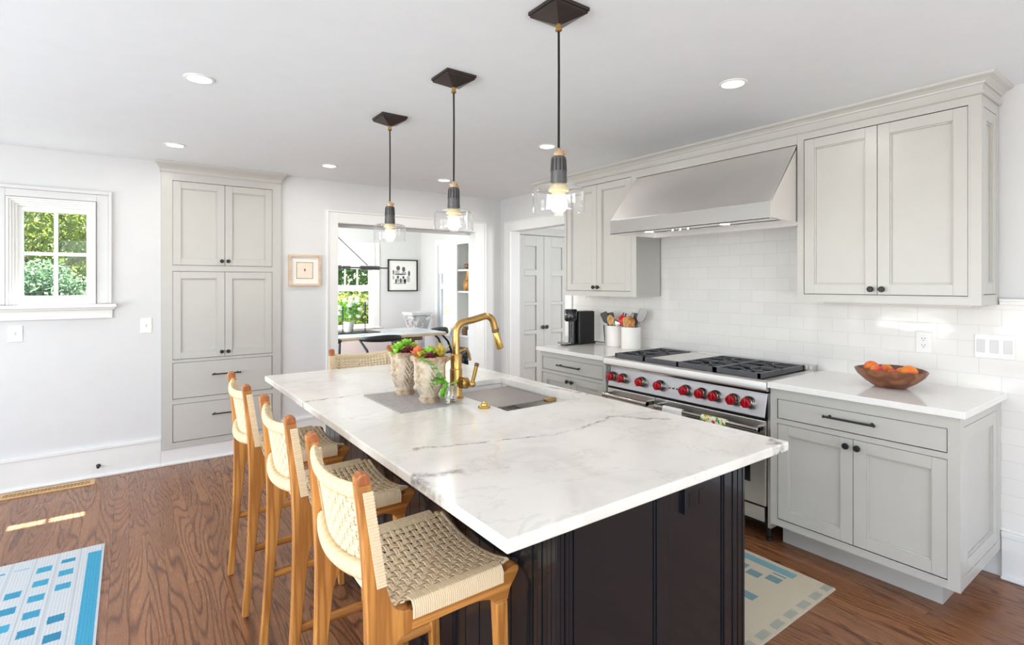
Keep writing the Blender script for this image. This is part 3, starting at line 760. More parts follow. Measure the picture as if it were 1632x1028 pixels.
# ------------------------------------------------------------------ range
def stove():
    t = thing('range', 'stainless steel professional range with nine red knobs between the counters', 'range', (3.1, 2.12, 0))
    y0, y1 = 1.512, 2.733
    mb = MB(); mb.box(2.885, XW - .01, y0, y1, .10, .858)
    mb.build('body', 'steel', t)
    mb = MB()   # cooktop deck and bullnose
    prof = [(XW - .01, .8585), (XW - .01, .905), (2.90, .905), (2.84, .9142), (2.822, .9135), (2.8135, .909), (2.811, .902), (2.809, .868), (2.814, .861), (2.822, .8585)]
    mb.prism(prof, y0, y1, 'b', smooth=True); mb.build('cooktop', 'steel', t, angle=30)
    mb = MB(); mb.box(2.866, 2.884, y0, y1, .838, .8583); mb.build('reveal', 'steelm', t)
    mb = MB(); mb.prism([(2.843, .705), (2.884, .705), (2.884, .838), (2.878, .838)], y0 + .028, y1 - .012, 'b'); mb.build('control_panel', 'steel_dim_panel', t, bevel=.002)
    mb = MB(); mb.box(2.879, 2.8845, y0 + .006, y1 - .002, .10, .839); mb.box(2.858, 2.866, y0 + .02, y1 - .004, .693, .699); mb.build('dark_frame', 'black', t)
    mb = MB(); mb.box(2.860, 2.8845, y0, y0 + .018, .10, .8395); mb.build('side_trim', 'steel', t)
    mb = MB(); mb.box(2.862, 2.8845, y1 - .006, y1, .10, .8395); mb.build('side_trim', 'steel', t)
    FK = FX(2.861)
    for y in (2.68, 2.583, 2.415, 2.259, 2.058, 1.945, 1.851, 1.733, 1.64):
        n = 24
        def ring(a, b, r, h): return [(a + r * math.cos(2 * math.pi * k / n), b + r * math.sin(2 * math.pi * k / n), h) for k in range(n)]
        z = .775
        mb = MB(FK); mb.rings([ring(y, z, .034, 0), ring(y, z, .034, .012), ring(y, z, .031, .024), ring(y, z, .029, .026)]); bz = mb.build('knob_bezel', 'steelm', t)
        mb = MB(FK); mb.rings([ring(y, z, .0275, .0262), ring(y, z, .029, .03), ring(y, z, .028, .047), ring(y, z, .025, .052), ring(y, z, .002, .053)])
        mb.box(y - .008, y + .008, z - .026, z + .026, .045, .059)
        mb.build('knob', 'red', bz, bevel=.003)
    mb = MB(FX(2.8625))
    for y in (2.185, 2.155, 2.125):
        mb.rings([[(y + r * math.cos(k * .5236), .772 + r * math.sin(k * .5236), h) for k in range(12)] for r, h in ((.008, 0), (.008, .008), (.004, .010))])
    mb.build('button', 'steelm', t)
    # oven doors
    for (a0, a1, h0, h1) in ((2.293, 2.725, 2.30, 2.70), (1.534, 2.287, 1.535, 2.235)):
        mb = MB(); mb.box(2.846, 2.8655, a0, a1, .215, .688); d = mb.build('oven_door', 'steel', t, bevel=.004)
        mb = MB(); mb.box(2.8445, 2.847, a0 + .09, a1 - .09, .33, .56); mb.build('oven_window', 'blackgloss', d)
        mb = MB(); mb.tube([(2.775, h0 + (h1 - h0) * i / 8, .652) for i in range(9)], .0155, 14)
        for a in (h0 + .012, h1 - .012):
            mb.box(2.775, 2.8465, a - .012, a + .012, .642, .668); mb.lathe([(.0165, -.012), (.019, -.010), (.019, .010), (.0165, .012)], (2.775, a, .652), 14, 'y')
        mb.build('handle', 'steelm', d, bevel=.002)
    mb = MB(); mb.box(2.85, 2.866, 1.545, 2.72, .125, .205); mb.build('kick_panel', 'steel', t, bevel=.004)
    for y in (1.56, 2.69):
        mb = MB(); mb.lathe([(.018, 0), (.018, .02), (.012, .025), (.012, .10)], (2.93, y, 0), 14); mb.build('foot', 'black', t)
    # surface pan and grates
    mb = MB(); mb.box(2.915, 3.425, 1.585, 2.705, .905, .9065); mb.build('burner_pan', 'blackgloss', t)
    gx0_, gx1_ = 2.90, 3.42
    spans = [(2.43, 2.70), (1.888, 2.160), (1.60, 1.882)]
    for (a0, a1) in spans:
        mb = MB(); zt = .938; zb = .909
        mb.box(gx0_, gx0_ + .012, a0, a1, zb, zt); mb.box(gx1_ - .012, gx1_, a0, a1, zb, zt); mb.box(gx0_, gx1_, a0, a0 + .012, zb, zt); mb.box(gx0_, gx1_, a1 - .012, a1, zb, zt)
        xm = (gx0_ + gx1_) / 2; mb.box(xm - .006, xm + .006, a0, a1, zt - .015, zt)
        ym = (a0 + a1) / 2
        for cx in ((gx0_ + xm) / 2, (gx1_ + xm) / 2):
            for dx, dy in ((1, 0), (-1, 0), (0, 1), (0, -1)):
                L_ = .122 if dx else (a1 - a0) / 2 - .008
                p0 = Vector((cx + dx * L_, ym + dy * L_, zt - .006)); p1 = Vector((cx + dx * .05 + dy * .012, ym + dy * .05 + dx * .012, zt - .006)); p2 = Vector((cx + dx * .022 - dy * .010, ym + dy * .022 - dx * .010, zt - .008))
                mb.tube([p0, p1, p2], .0062, 6)
        mb.build('grate', 'grate', t)
        for cx in ((gx0_ + xm) / 2, (gx1_ + xm) / 2):
            mb = MB(); mb.lathe([(.05, .9066), (.052, .913), (.035, .915), (.035, .921), (.03, .924), (.001, .924)], (cx, ym, 0), 20); mb.build('burner', 'black', t)
    mb = MB(); mb.box(2.90, 2.93, 2.166, 2.424, .907, .936); mb.box(2.93, 3.42, 2.166, 2.424, .907, .925)
    mb.build('griddle_frame', 'grate', t)
    mb = MB(); mb.box(2.93, 3.42, 2.172, 2.418, .9251, .933); mb.build('griddle', 'steel', t, bevel=.002)
    mb = MB(); mb.box(3.435, XW - .0085, 1.55, 2.70, .905, .942)
    for i in range(46):
        a = 1.565 + i * .0245; mb.box(3.428, 3.4355, a, a + .012, .916, .936)
    mb.build('backguard', 'steel', t)
stove()
def towel(label, mat, y0, y1, front, back):
    mb = MB(); n = 10; pts = []
    r = .0185
    prof = [(2.775 - r - .002, front)] + [(2.775 - r - .001 * math.sin(i), front + (.652 - front) * i / 5) for i in range(1, 6)]
    prof += [(2.775 - r * math.cos(a), .652 + r * math.sin(a)) for a in [math.pi * k / 8 for k in range(1, 8)]] + [(2.775 + r + .001, .652), (2.775 + r + .003, back)]
    rs = []
    for j in range(n + 1):
        y = y0 + (y1 - y0) * j / n; wob = .0015 * math.sin(j * 2.1)
        out = [(x - wob - .0, y, z) for x, z in prof]; inn = []
        for k, (x, z) in enumerate(prof):
            dx, dz = x - 2.775, max(0, z - .652); L_ = math.hypot(dx, dz) or 1; inn.append((x - wob - dx / L_ * .0022, y, z - dz / L_ * .0022))
        rs.append(out + inn[::-1])
    mb.rings(rs); return tag(mb.build('towel', mat, loc=(2.775, (y0 + y1) / 2, .652)), label, 'towel')
towel('plain white towel draped over the range oven handle', 'towel', 2.02, 2.165, .36, .44)
towel('floral tea towel draped over the oven handle right of the white one', 'floral', 1.725, 1.885, .38, .45)

# ------------------------------------------------------------------ island
def island():
    t = thing('kitchen_island', 'dark blue-black panelled island under the white marble top', 'island', (1.33, 2.03, 0))
    x0, x1, y0, y1 = .889, 1.77, 1.03, 3.04
    sx0, sx1, sy0_, sy1_ = 1.25, 1.745, 1.77, 2.50   # void for the sink
    zt = .8825
    mb = MB(); mb.box(x0 + .02, x1 - .02, y0 + .02, y1 - .02, 0, .72); mb.box(x0 + .02, x1 - .02, y0 + .02, sy0_, .72, zt); mb.box(x0 + .02, x1 - .02, sy1_, y1 - .02, .72, zt); mb.box(x0 + .02, sx0, sy0_, sy1_, .72, zt)
    mb.box(sx1, x1 - .02, sy0_, sy1_, .72, zt)
    mb.build('body', 'island', t)
    mb = MB(FY(y0))   # near end: fluted stiles, rails, flat panels
    def stile(mb, a0, a1, b0=0, b1=zt):
        mb.box(a0, a1, b0, b1, -.02, -.004)
        k = (a1 - a0) / 5
        for i in range(5): mb.box(a0 + i * k + .0015, a0 + (i + 1) * k - .0015, b0, b1, -.004, 0 if i % 2 == 0 else -.002)
    stile(mb, x0, x0 + .075); stile(mb, x1 - .075, x1)
    mb.box(x0 + .075, x0 + .12, 0, zt, -.02, -.004); mb.box(x1 - .12, x1 - .075, 0, zt, -.02, -.004)
    xs = [x0 + .12, x0 + .405, x1 - .12]
    mb.box(xs[0], xs[2], 0, .14, -.02, -.004); mb.box(xs[0], xs[2], .84, zt, -.02, -.004); mb.box(xs[1], xs[1] + .055, .14, .84, -.02, -.004)
    for a0, a1 in ((xs[0], xs[1]), (xs[1] + .055, xs[2])):
        mb.box(a0, a1, .14, .84, -.02, -.012)
        for q in ((a0, a0 + .008, .14, .84), (a1 - .008, a1, .14, .84), (a0, a1, .14, .148), (a0, a1, .832, .84)): mb.box(*q, -.012, -.008)
    mb.build('end_panel', 'island', t, bevel=.001)
    mb = MB(lambda a, b, c: (x0 - c, a, b))   # left side tongue-and-groove
    stile(mb, y0 + .0205, y0 + .12); n = 22; w_ = (y1 - y0 - .15) / n
    for i in range(n): mb.box(y0 + .122 + i * w_, y0 + .122 + (i + 1) * w_ - .004, 0, zt, -.02, -.003)
    mb.box(y0 + .12, y1 - .03, 0, zt, -.02, -.012); mb.box(y0 + .12, y1 - .03, 0, .12, -.004, 0)
    mb.build('side_panel', 'island', t, bevel=.001)
    mb = MB(lambda a, b, c: (x1 + c, a, b))
    for i in range(4):
        a0 = y0 + .03 + i * .488
        shaker(mb, a0, a0 + .48, .12, .85, .055, 0, .02)
    mb.build('cabinet_doors', 'island', t, bevel=.001)
    mb = MB(FY(y0)); mb.box(1.425, 1.545, .715, .800, -.0121, .002); o = mb.build('outlet', 'island', t, bevel=.002)
    mb = MB(FY(y0))
    for a in (1.46, 1.51): mb.box(a - .016, a + .016, .735, .78, .002, .004)
    mb.build('socket', 'blackgloss', o, bevel=.002)
island()
SX0, SX1, SY0, SY1 = 1.29, 1.715, 1.81, 2.462
def island_top():
    x0, x1, y0, y1, z0, z1 = .638, 1.8105, .895, 3.3264, .883, .914
    cx, cy_ = 1.2244, 2.1107
    mb = MB(); bm = mb.bm
    # ring of four slabs with shared verts: outer rect, inner rect
    O = [(x0, y0), (x1, y0), (x1, y1), (x0, y1)]; I = [(SX0, SY0), (SX1, SY0), (SX1, SY1), (SX0, SY1)]
    vo = {z: [bm.verts.new((x, y, z)) for x, y in O] for z in (z0, z1)}; vi = {z: [bm.verts.new((x, y, z)) for x, y in I] for z in (z0, z1)}
    for i in range(4):
        j = (i + 1) % 4
        bm.faces.new([vo[z1][i], vo[z1][j], vi[z1][j], vi[z1][i]]); bm.faces.new([vo[z0][j], vo[z0][i], vi[z0][i], vi[z0][j]])
        bm.faces.new([vo[z0][i], vo[z0][j], vo[z1][j], vo[z1][i]]); bm.faces.new([vi[z0][j], vi[z0][i], vi[z1][i], vi[z1][j]])
    return tag(mb.build('island_countertop', 'marble', loc=(cx, cy_, z0), bevel=.005, bseg=3), 'large white marble island top with grey veins', 'countertop')
island_top()
def sink():
    t = thing('sink', 'white undermount workstation sink set in the marble island top', 'sink', ((SX0 + SX1) / 2, (SY0 + SY1) / 2, .75))
    mb = MB(); e = .012
    x0, x1, y0, y1 = SX0 - .005, SX1 + .005, SY0 - .005, SY1 + .005
    zt = .882
    mb.box(x0 - e, x0, y0 - e, y1 + e, .75, zt); mb.box(x1, x1 + e, y0 - e, y1 + e, .75, zt); mb.box(x0, x1, y0 - e, y0, .75, zt); mb.box(x0, x1, y1, y1 + e, .75, zt)
    mb.box(x0, x1, y0, y1, .75, .762)
    mb.box(x0, x0 + .02, y0, y1, .762, .865); mb.box(x1 - .02, x1, y0, y1, .762, .865)
    mb.build('basin', 'ceramic', t, bevel=.004)
    mb = MB(); mb.lathe([(.045, .7622), (.045, .766), (.03, .766), (.001, .764)], ((SX0 + SX1) / 2, SY1 - .15, 0), 20); mb.build('drain', 'steelm', t)
    # bottom wire grid
    mb = MB()
    for i in range(26): mb.tube([(x0 + .03, y0 + .02 + i * (y1 - y0 - .04) / 25, .79), (x1 - .03, y0 + .02 + i * (y1 - y0 - .04) / 25, .79)], .0025, 6)
    for x in (x0 + .04, x1 - .04): mb.tube([(x, y0 + .02, .7865), (x, y1 - .02, .7865)], .003, 6)
    for x in (x0 + .04, x1 - .04):
        for y in (y0 + .06, y1 - .06): mb.tube([(x, y, .763), (x, y, .787)], .005, 6)
    mb.build('wire_grid', 'steelm', t)
sink()
def rack():
    x0, x1, y0, y1, z = SX0 - .003, SX1 + .003, 2.03, 2.40, .873
    t = thing('roll_up_drying_rack', 'steel roll-up drying rack laid across the sink', 'drying rack', ((x0 + x1) / 2, (y0 + y1) / 2, .866))
    mb = MB(); n = 25
    for i in range(n): mb.tube([(x0, y0 + (y1 - y0) * i / (n - 1), z), (x1 - .004, y0 + (y1 - y0) * i / (n - 1), z)], .0042, 8)
    mb.build('rods', 'taupe', t)
    for x in (x0 + .001, x1 - .012):
        mb = MB(); mb.box(x, x + .011, y0 - .008, y1 + .008, .8655, z + .006); mb.build('rubber_strip', 'taupe', t, bevel=.002)
    mb = MB(); mb.box(x1 - .06, x1 + .0, y0 - .038, y0 - .009, .8656, .884); mb.build('end_clip', 'brass', t, bevel=.005)
rack()
def faucet():
    bx, by = 1.242, 2.157; z0 = .914
    t = thing('kitchen_faucet', 'tall brass bridge-arm kitchen faucet standing beside the sink', 'faucet', (bx, by, z0))
    mb = MB(); mb.lathe([(.036, z0), (.036, z0 + .006), (.031, z0 + .010), (.029, z0 + .016), (.029, z0 + .135), (.026, z0 + .138), (.026, z0 + .2), (.022, z0 + .206), (.001, z0 + .206)], (bx, by, 0), 28)
    mb.build('body', 'brass', t)
    mb = MB(); pts = [(bx, by, z0 + .2), (bx, by, z0 + .30)]
    # vertical, bend, rising arm towards +X, bend down
    def arc(c, r, a0, a1, n=8): return [(c[0] + r * math.cos(a0 + (a1 - a0) * i / n), by, c[1] + r * math.sin(a0 + (a1 - a0) * i / n)) for i in range(n + 1)]
    pts += arc((bx + .05, z0 + .305), .05, math.pi, math.pi - R(78))
    ex, ez = bx + .172, z0 + .377
    pts += [(bx + .09, by, z0 + .361)] + arc((ex - .006, ez - .046), .046, R(100), R(18), 8)
    tip = Vector(pts[-1]); dirv = Vector((.30, 0, -.95)).normalized()
    pts += [tuple(tip + dirv * .02), tuple(tip + dirv * .035)]
    mb.tube(pts, .0165, 16); mb.build('spout', 'brass', t)
    e0 = tip + dirv * .034
    mb = MB(); mb.tube([e0, e0 + dirv * .016], .0185, 16); mb.build('collar', 'jar', t)
    mb = MB(); mb.tube([e0 + dirv * .016, e0 + dirv * .02, e0 + dirv * .098, e0 + dirv * .104], [.014, .0165, .0185, .016], 16); mb.build('spray_head', 'brassb', t)
    hz = z0 + .075; hd = Vector((.35, -.94, 0)).normalized(); c = Vector((bx, by, hz))
    mb = MB(); mb.tube([c + hd * .02, c + hd * .034, c + hd * .036, c + hd * .062, c + hd * .066, c + hd * .070], [.022, .022, .026, .026, .019, .012], 18)
    mb.tube([c + hd * .066, c + hd * .095], .012, 14); mb.ball(tuple(c + hd * .095), .0165, 14); hb = mb.build('valve_hub', 'brass', t)
    top = c + hd * .12 + Vector((0, 0, .085))
    mb = MB(); mb.tube([c + hd * .095, top], [.008, .0095], 12); mb.build('lever', 'brassb', hb)
    mb = MB(); mb.tube([top, top + (top - c - hd * .095).normalized() * .012], .0105, 12); mb.build('lever_tip', 'jar', hb)
faucet()
def filter_tap():
    bx, by, z0 = 1.238, 2.268, .914
    t = thing('filtered_water_tap', 'slim brass filtered-water tap behind the main faucet', 'tap', (bx, by, z0))
    mb = MB(); mb.lathe([(.02, z0), (.02, z0 + .008), (.013, z0 + .014), (.013, z0 + .05), (.001, z0 + .052)], (bx, by, 0), 18); mb.build('base', 'brass', t)
    mb = MB(); pts = [(bx, by, z0 + .05), (bx, by, z0 + .13)]
    pts += [(bx + .03 - .03 * math.cos(a), by, z0 + .135 + .03 * math.sin(a)) for a in (.3, .6, .9)]
    pts += [(bx + .10, by, z0 + .205), (bx + .118, by, z0 + .208), (bx + .134, by, z0 + .200), (bx + .142, by, z0 + .185), (bx + .150, by, z0 + .15)]
    mb.tube(pts, .0068, 12); mb.build('spout', 'brass', t)
    mb = MB(); mb.tube([(bx, by, z0 + .035), (bx, by - .03, z0 + .038)], .006, 10); mb.build('handle', 'brass', t)
filter_tap()
mb = MB(); mb.lathe([(.026, .9142), (.027, .920), (.024, .924), (.015, .926), (.014, .933), (.008, .936), (.0075, .941), (.001, .943)], (1.24, 1.912, 0), 24)
tag(mb.build('air_switch_button', 'brassb', loc=(1.24, 1.912, .914)), 'small round brass push button on the marble beside the sink', 'button')
mb = MB(); mb.box(.905, 1.19, 2.028, 2.452, .9142, .9185)
tag(mb.build('counter_mat', 'mat', loc=(1.047, 2.24, .914), bevel=.001), 'grey rectangular mat under the two planters', 'mat')
# succulent planters
def leaf(mb, c, d, up, L_, wd, th):
    d = d.normalized(); s_ = d.cross(up)
    if s_.length < 1e-3: s_ = Vector((1, 0, 0))
    s_.normalize(); n_ = s_.cross(d).normalized(); rs = []
    for f, wf in ((0, .45), (.35, .95), (.65, 1.0), (.88, .55), (1.0, .04)):
        p = c + d * (L_ * f) + n_ * (L_ * .12 * f * f)
        rs.append([tuple(p + s_ * (wd * wf * math.cos(a)) + n_ * (th * wf * math.sin(a))) for a in (0, 1.05, 2.09, 3.14, 4.19, 5.24)])
    mb.rings(rs)
def rosette(c, r, n, layers, tilt0, tilt1, wd):
    mb = MB(); c = Vector(c)
    for l in range(layers):
        tl = tilt0 + (tilt1 - tilt0) * l / max(1, layers - 1)
        for i in range(n):
            a = 2 * math.pi * (i + .5 * (l % 2)) / n + random.uniform(-.15, .15)
            d = Vector((math.cos(a) * math.cos(tl), math.sin(a) * math.cos(tl), math.sin(tl)))
            leaf(mb, c + Vector((0, 0, .004 * l)), d, Vector((0, 0, 1)), r * (1 - .16 * l) * random.uniform(.88, 1.1), wd, wd * .45)
    return mb
def planter(cx, cy_, label, kinds, tops):
    z0 = .9187
    t = thing('succulent_planter', label, 'planter', (cx, cy_, z0), 'carved terracotta planters on the island')
    Hh = .205; rs = []; n = 72; lv = 40
    def prof(z):   # half width, exponent
        if z < .012: return .047, 2
        if z < .022: return .049, 2
        if z < .034: return .040, 2.2
        if z > .19: return .069, 7
        if z > .183: return .067, 7
        u = (z - .034) / .149
        return .040 + .0215 * u + .010 * math.sin(min(1, u * 1.25) * math.pi) , 2.4 + 3.4 * u
    zs = [0, .004, .012, .0121, .022, .0222, .034] + [.034 + .149 * i / 26 for i in range(1, 27)] + [.1831, .19, .1901, .203, .205]
    for z in zs:
        hw, e = prof(z); ring = []
        if z >= .205: hw -= .004
        for k in range(n):
            a = 2 * math.pi * k / n; ca, sa = math.cos(a), math.sin(a)
            rr = hw / ((abs(ca) ** e + abs(sa) ** e) ** (1 / e))
            if .036 < z < .18:
                s_ = ((a / (math.pi / 2) + .5) % 1) - .5; u = (z - .034) / .149
                wv_ = math.sin((u * 1.0 - abs(s_) * 1.1) * 34); m = max(0, 1 - abs(s_) / (.36 * (1.05 - .5 * abs(u - .4))))
                rr += .0048 * wv_ * min(1, m * 2.2) + .003 * max(0, 1 - abs(s_) / .04) - .0025 * (m <= 0)
            ring.append((cx + rr * ca, cy_ + rr * sa, z0 + z))
        rs.append(ring)
    for z, sh in ((.205, .012), (.18, .014)):   # inner lip
        hw, e = prof(.195); hw -= sh
        rs.append([(cx + hw * math.cos(2 * math.pi * k / n) / ((abs(math.cos(2 * math.pi * k / n)) ** e + abs(math.sin(2 * math.pi * k / n)) ** e) ** (1 / e)), cy_ + hw * math.sin(2 * math.pi * k / n) / ((abs(math.cos(2 * math.pi * k / n)) ** e + abs(math.sin(2 * math.pi * k / n)) ** e) ** (1 / e)), z0 + z) for k in range(n)])
    mb = MB(); mb.rings(rs); mb.build('pot', 'pot', t, angle=50)
    mb = MB(); mb.box(cx - .055, cx + .055, cy_ - .055, cy_ + .055, z0 + .181, z0 + .193); mb.build('soil', 'soil', t)
    for (mat, dx, dy, dz, r, nn, ly, t0, t1, wd) in tops:
        rosette((cx + dx, cy_ + dy, z0 + .193 + dz), r, nn, ly, t0, t1, wd).build('succulent', mat, t)
mats_ = None
planter(1.095, 2.145, 'carved terracotta succulent planter nearest the faucet', None,
        [('leafr', -.015, -.04, .002, .042, 11, 3, .25, 1.1, .006), ('leafl', .0, .0, .016, .046, 6, 3, .35, 1.2, .011), ('leafy', .042, -.028, .002, .075, 7, 2, .8, 1.35, .008),
         ('leafo', -.04, .03, .02, .042, 7, 3, .3, 1.3, .010), ('leafy', -.045, .0, .005, .04, 8, 2, .3, 1.0, .006), ('leafy', .03, .035, .002, .05, 7, 2, .7, 1.3, .008)])
planter(1.075, 2.36, 'carved terracotta succulent planter behind the other planter', None,
        [('leafr', .0, -.035, .002, .048, 12, 3, .25, 1.1, .007), ('leafl', -.03, .0, .02, .048, 6, 3, .35, 1.2, .012), ('leafl', .02, .02, .03, .05, 6, 3, .35, 1.2, .012), ('leafl', -.055, -.02, .002, .035, 6, 2, .2, 1.0, .010),
         ('leafy', .045, -.01, .01, .05, 8, 2, .3, 1.0, .006)])
def vase():
    cx, cy_, z0 = 1.165, 2.078, .9187
    t = thing('glass_vase', 'small ribbed clear glass vase with fern sprigs beside the front planter', 'vase', (cx, cy_, z0))
    mb = MB(); prof = [(.001, z0), (.024, z0), (.026, z0 + .006), (.031, z0 + .04), (.033, z0 + .078), (.031, z0 + .078), (.028, z0 + .04), (.023, z0 + .01), (.001, z0 + .009)]
    n = 36; rs = []
    for i, (r, h) in enumerate(prof):
        rs.append([(cx + (r + (.0028 * math.cos(9 * 2 * math.pi * k / n + h * 60) if i < 5 else 0)) * math.cos(2 * math.pi * k / n), cy_ + (r + (.0028 * math.cos(9 * 2 * math.pi * k / n + h * 60) if i < 5 else 0)) * math.sin(2 * math.pi * k / n), h) for k in range(n)])
    mb.rings(rs); mb.build('vase_body', 'crystal', t)
    lt = Vector((-.74, .38, 0))   # towards the left of the island, slightly forward
    for s in range(3):
        mb = MB(); base = Vector((cx, cy_, z0 + .05)); pts = []
        ang = (.0, .5, -.5)[s]; dv = Vector((lt.x * math.cos(ang) - lt.y * math.sin(ang), lt.x * math.sin(ang) + lt.y * math.cos(ang), 0)).normalized()
        dv = (dv + Vector((-.2, -.5, 0))).normalized()
        Ls = (.135, .10, .085)[s]
        for i in range(9):
            f = i / 8; pts.append(base + dv * (Ls * f) + Vector((0, 0, (.045 + .11 * (s == 0)) * f + (.04 if s else .03) * math.sin(f * 3.14))))
        mb.tube(pts, .0014, 5)
        for i in range(2, 9):
            f = i / 8
            for sd in (-1, 1):
                sdv = dv.cross(Vector((0, 0, 1))) * sd
                leaf(mb, pts[i], (sdv * .8 + dv * .7 + Vector((0, 0, random.uniform(-.5, .3)))), Vector((0, 0, 1)), .048 * (1.15 - .5 * f), .010, .0012)
        leaf(mb, pts[-1], dv, Vector((0, 0, 1)), .03, .007, .0012)
        mb.build('fern_sprig', 'leafg', t)
    mb = MB()
    for i in range(3): leaf(mb, Vector((cx - .03, cy_ - .012, z0 + .085)), Vector((-.35 - .15 * i, -.2 + .1 * i, -1)), Vector((1, 0, 0)), .06, .013, .0015)
    mb.build('drooping_leaf', 'leafg', t)
    mb = MB()
    for i in range(3): leaf(mb, Vector((cx, cy_, z0 + .08)), Vector((1, -.2 + .2 * i, .15)), Vector((0, 0, 1)), .045, .009, .0015)
    mb.build('rim_leaf', 'leafl', t)
vase()

# ------------------------------------------------------------------ counter stools
def weave(mb, S, nu, nv, hu, hv, amp, th, sub=4):
    """plain weave of doubled cords on S(u,v)."""
    def nrm(u, v):
        e = 1e-3; a = S(min(1, u + e), v) - S(max(0, u - e), v); b = S(u, min(1, v + e)) - S(u, max(0, v - e)); return a.cross(b).normalized(), a.normalized(), b.normalized()
    def ribbon(fix, along, i, cnt, other, half, sgn):
        rs = []; m = other * sub
        for k in range(m + 1):
            s_ = k / m; u, v = ((fix, s_) if along == 'v' else (s_, fix))
            p = S(u, v); n_, tu, tv = nrm(u, v); sd = tu if along == 'v' else tv
            o = amp * sgn * math.cos(math.pi * (s_ * other - .5)); p = p + n_ * o
            rs.append([tuple(p + sd * (half * x) + n_ * (th * y)) for x, y in ((-1, 0), (-.78, .85), (-.45, 1), (-.1, .45), (.1, .45), (.45, 1), (.78, .85), (1, 0), (.5, -.9), (-.5, -.9))])
        mb.rings(rs)
    for i in range(nu): ribbon((i + .5) / nu, 'v', i, nu, nv, hu, 1 if i % 2 == 0 else -1)
    for j in range(nv): ribbon((j + .5) / nv, 'u', j, nv, nu, hv, -1 if j % 2 == 0 else 1)
def smoothpoly(pts, n=6):
    """Catmull-Rom through points."""
    out = []; P_ = [Vector((*p, 0)) for p in pts]
    for i in range(len(P_) - 1):
        p0, p1, p2, p3 = P_[max(0, i - 1)], P_[i], P_[i + 1], P_[min(len(P_) - 1, i + 2)]
        for k in range(n):
            t = k / n
            q = .5 * ((2 * p1) + (-p0 + p2) * t + (2 * p0 - 5 * p1 + 4 * p2 - p3) * t * t + (-p0 + 3 * p1 - 3 * p2 + p3) * t ** 3); out.append((q.x, q.y))
    out.append((P_[-1].x, P_[-1].y)); return out
def ribbed(mb, pts, r, n=10, per=.008, amp=.07, flat=1.0, up=None):
    """cord-wound roll: dense rings with slightly pulsing radius."""
    P_ = [Vector(p) for p in pts]; Ls = [0]
    for a, b in zip(P_[:-1], P_[1:]): Ls.append(Ls[-1] + (b - a).length)
    tot = Ls[-1]; m = max(8, int(tot / per) * 2); q = []
    for i in range(m + 1):
        s_ = tot * i / m; k = max(j for j in range(len(Ls)) if Ls[j] <= s_ + 1e-9); k = min(k, len(P_) - 2)
        q.append(P_[k].lerp(P_[k + 1], (s_ - Ls[k]) / max(1e-9, Ls[k + 1] - Ls[k])))
    mb.tube(q, [r * (1 + (amp if i % 2 else 0)) for i in range(m + 1)], n, flat, True, up)
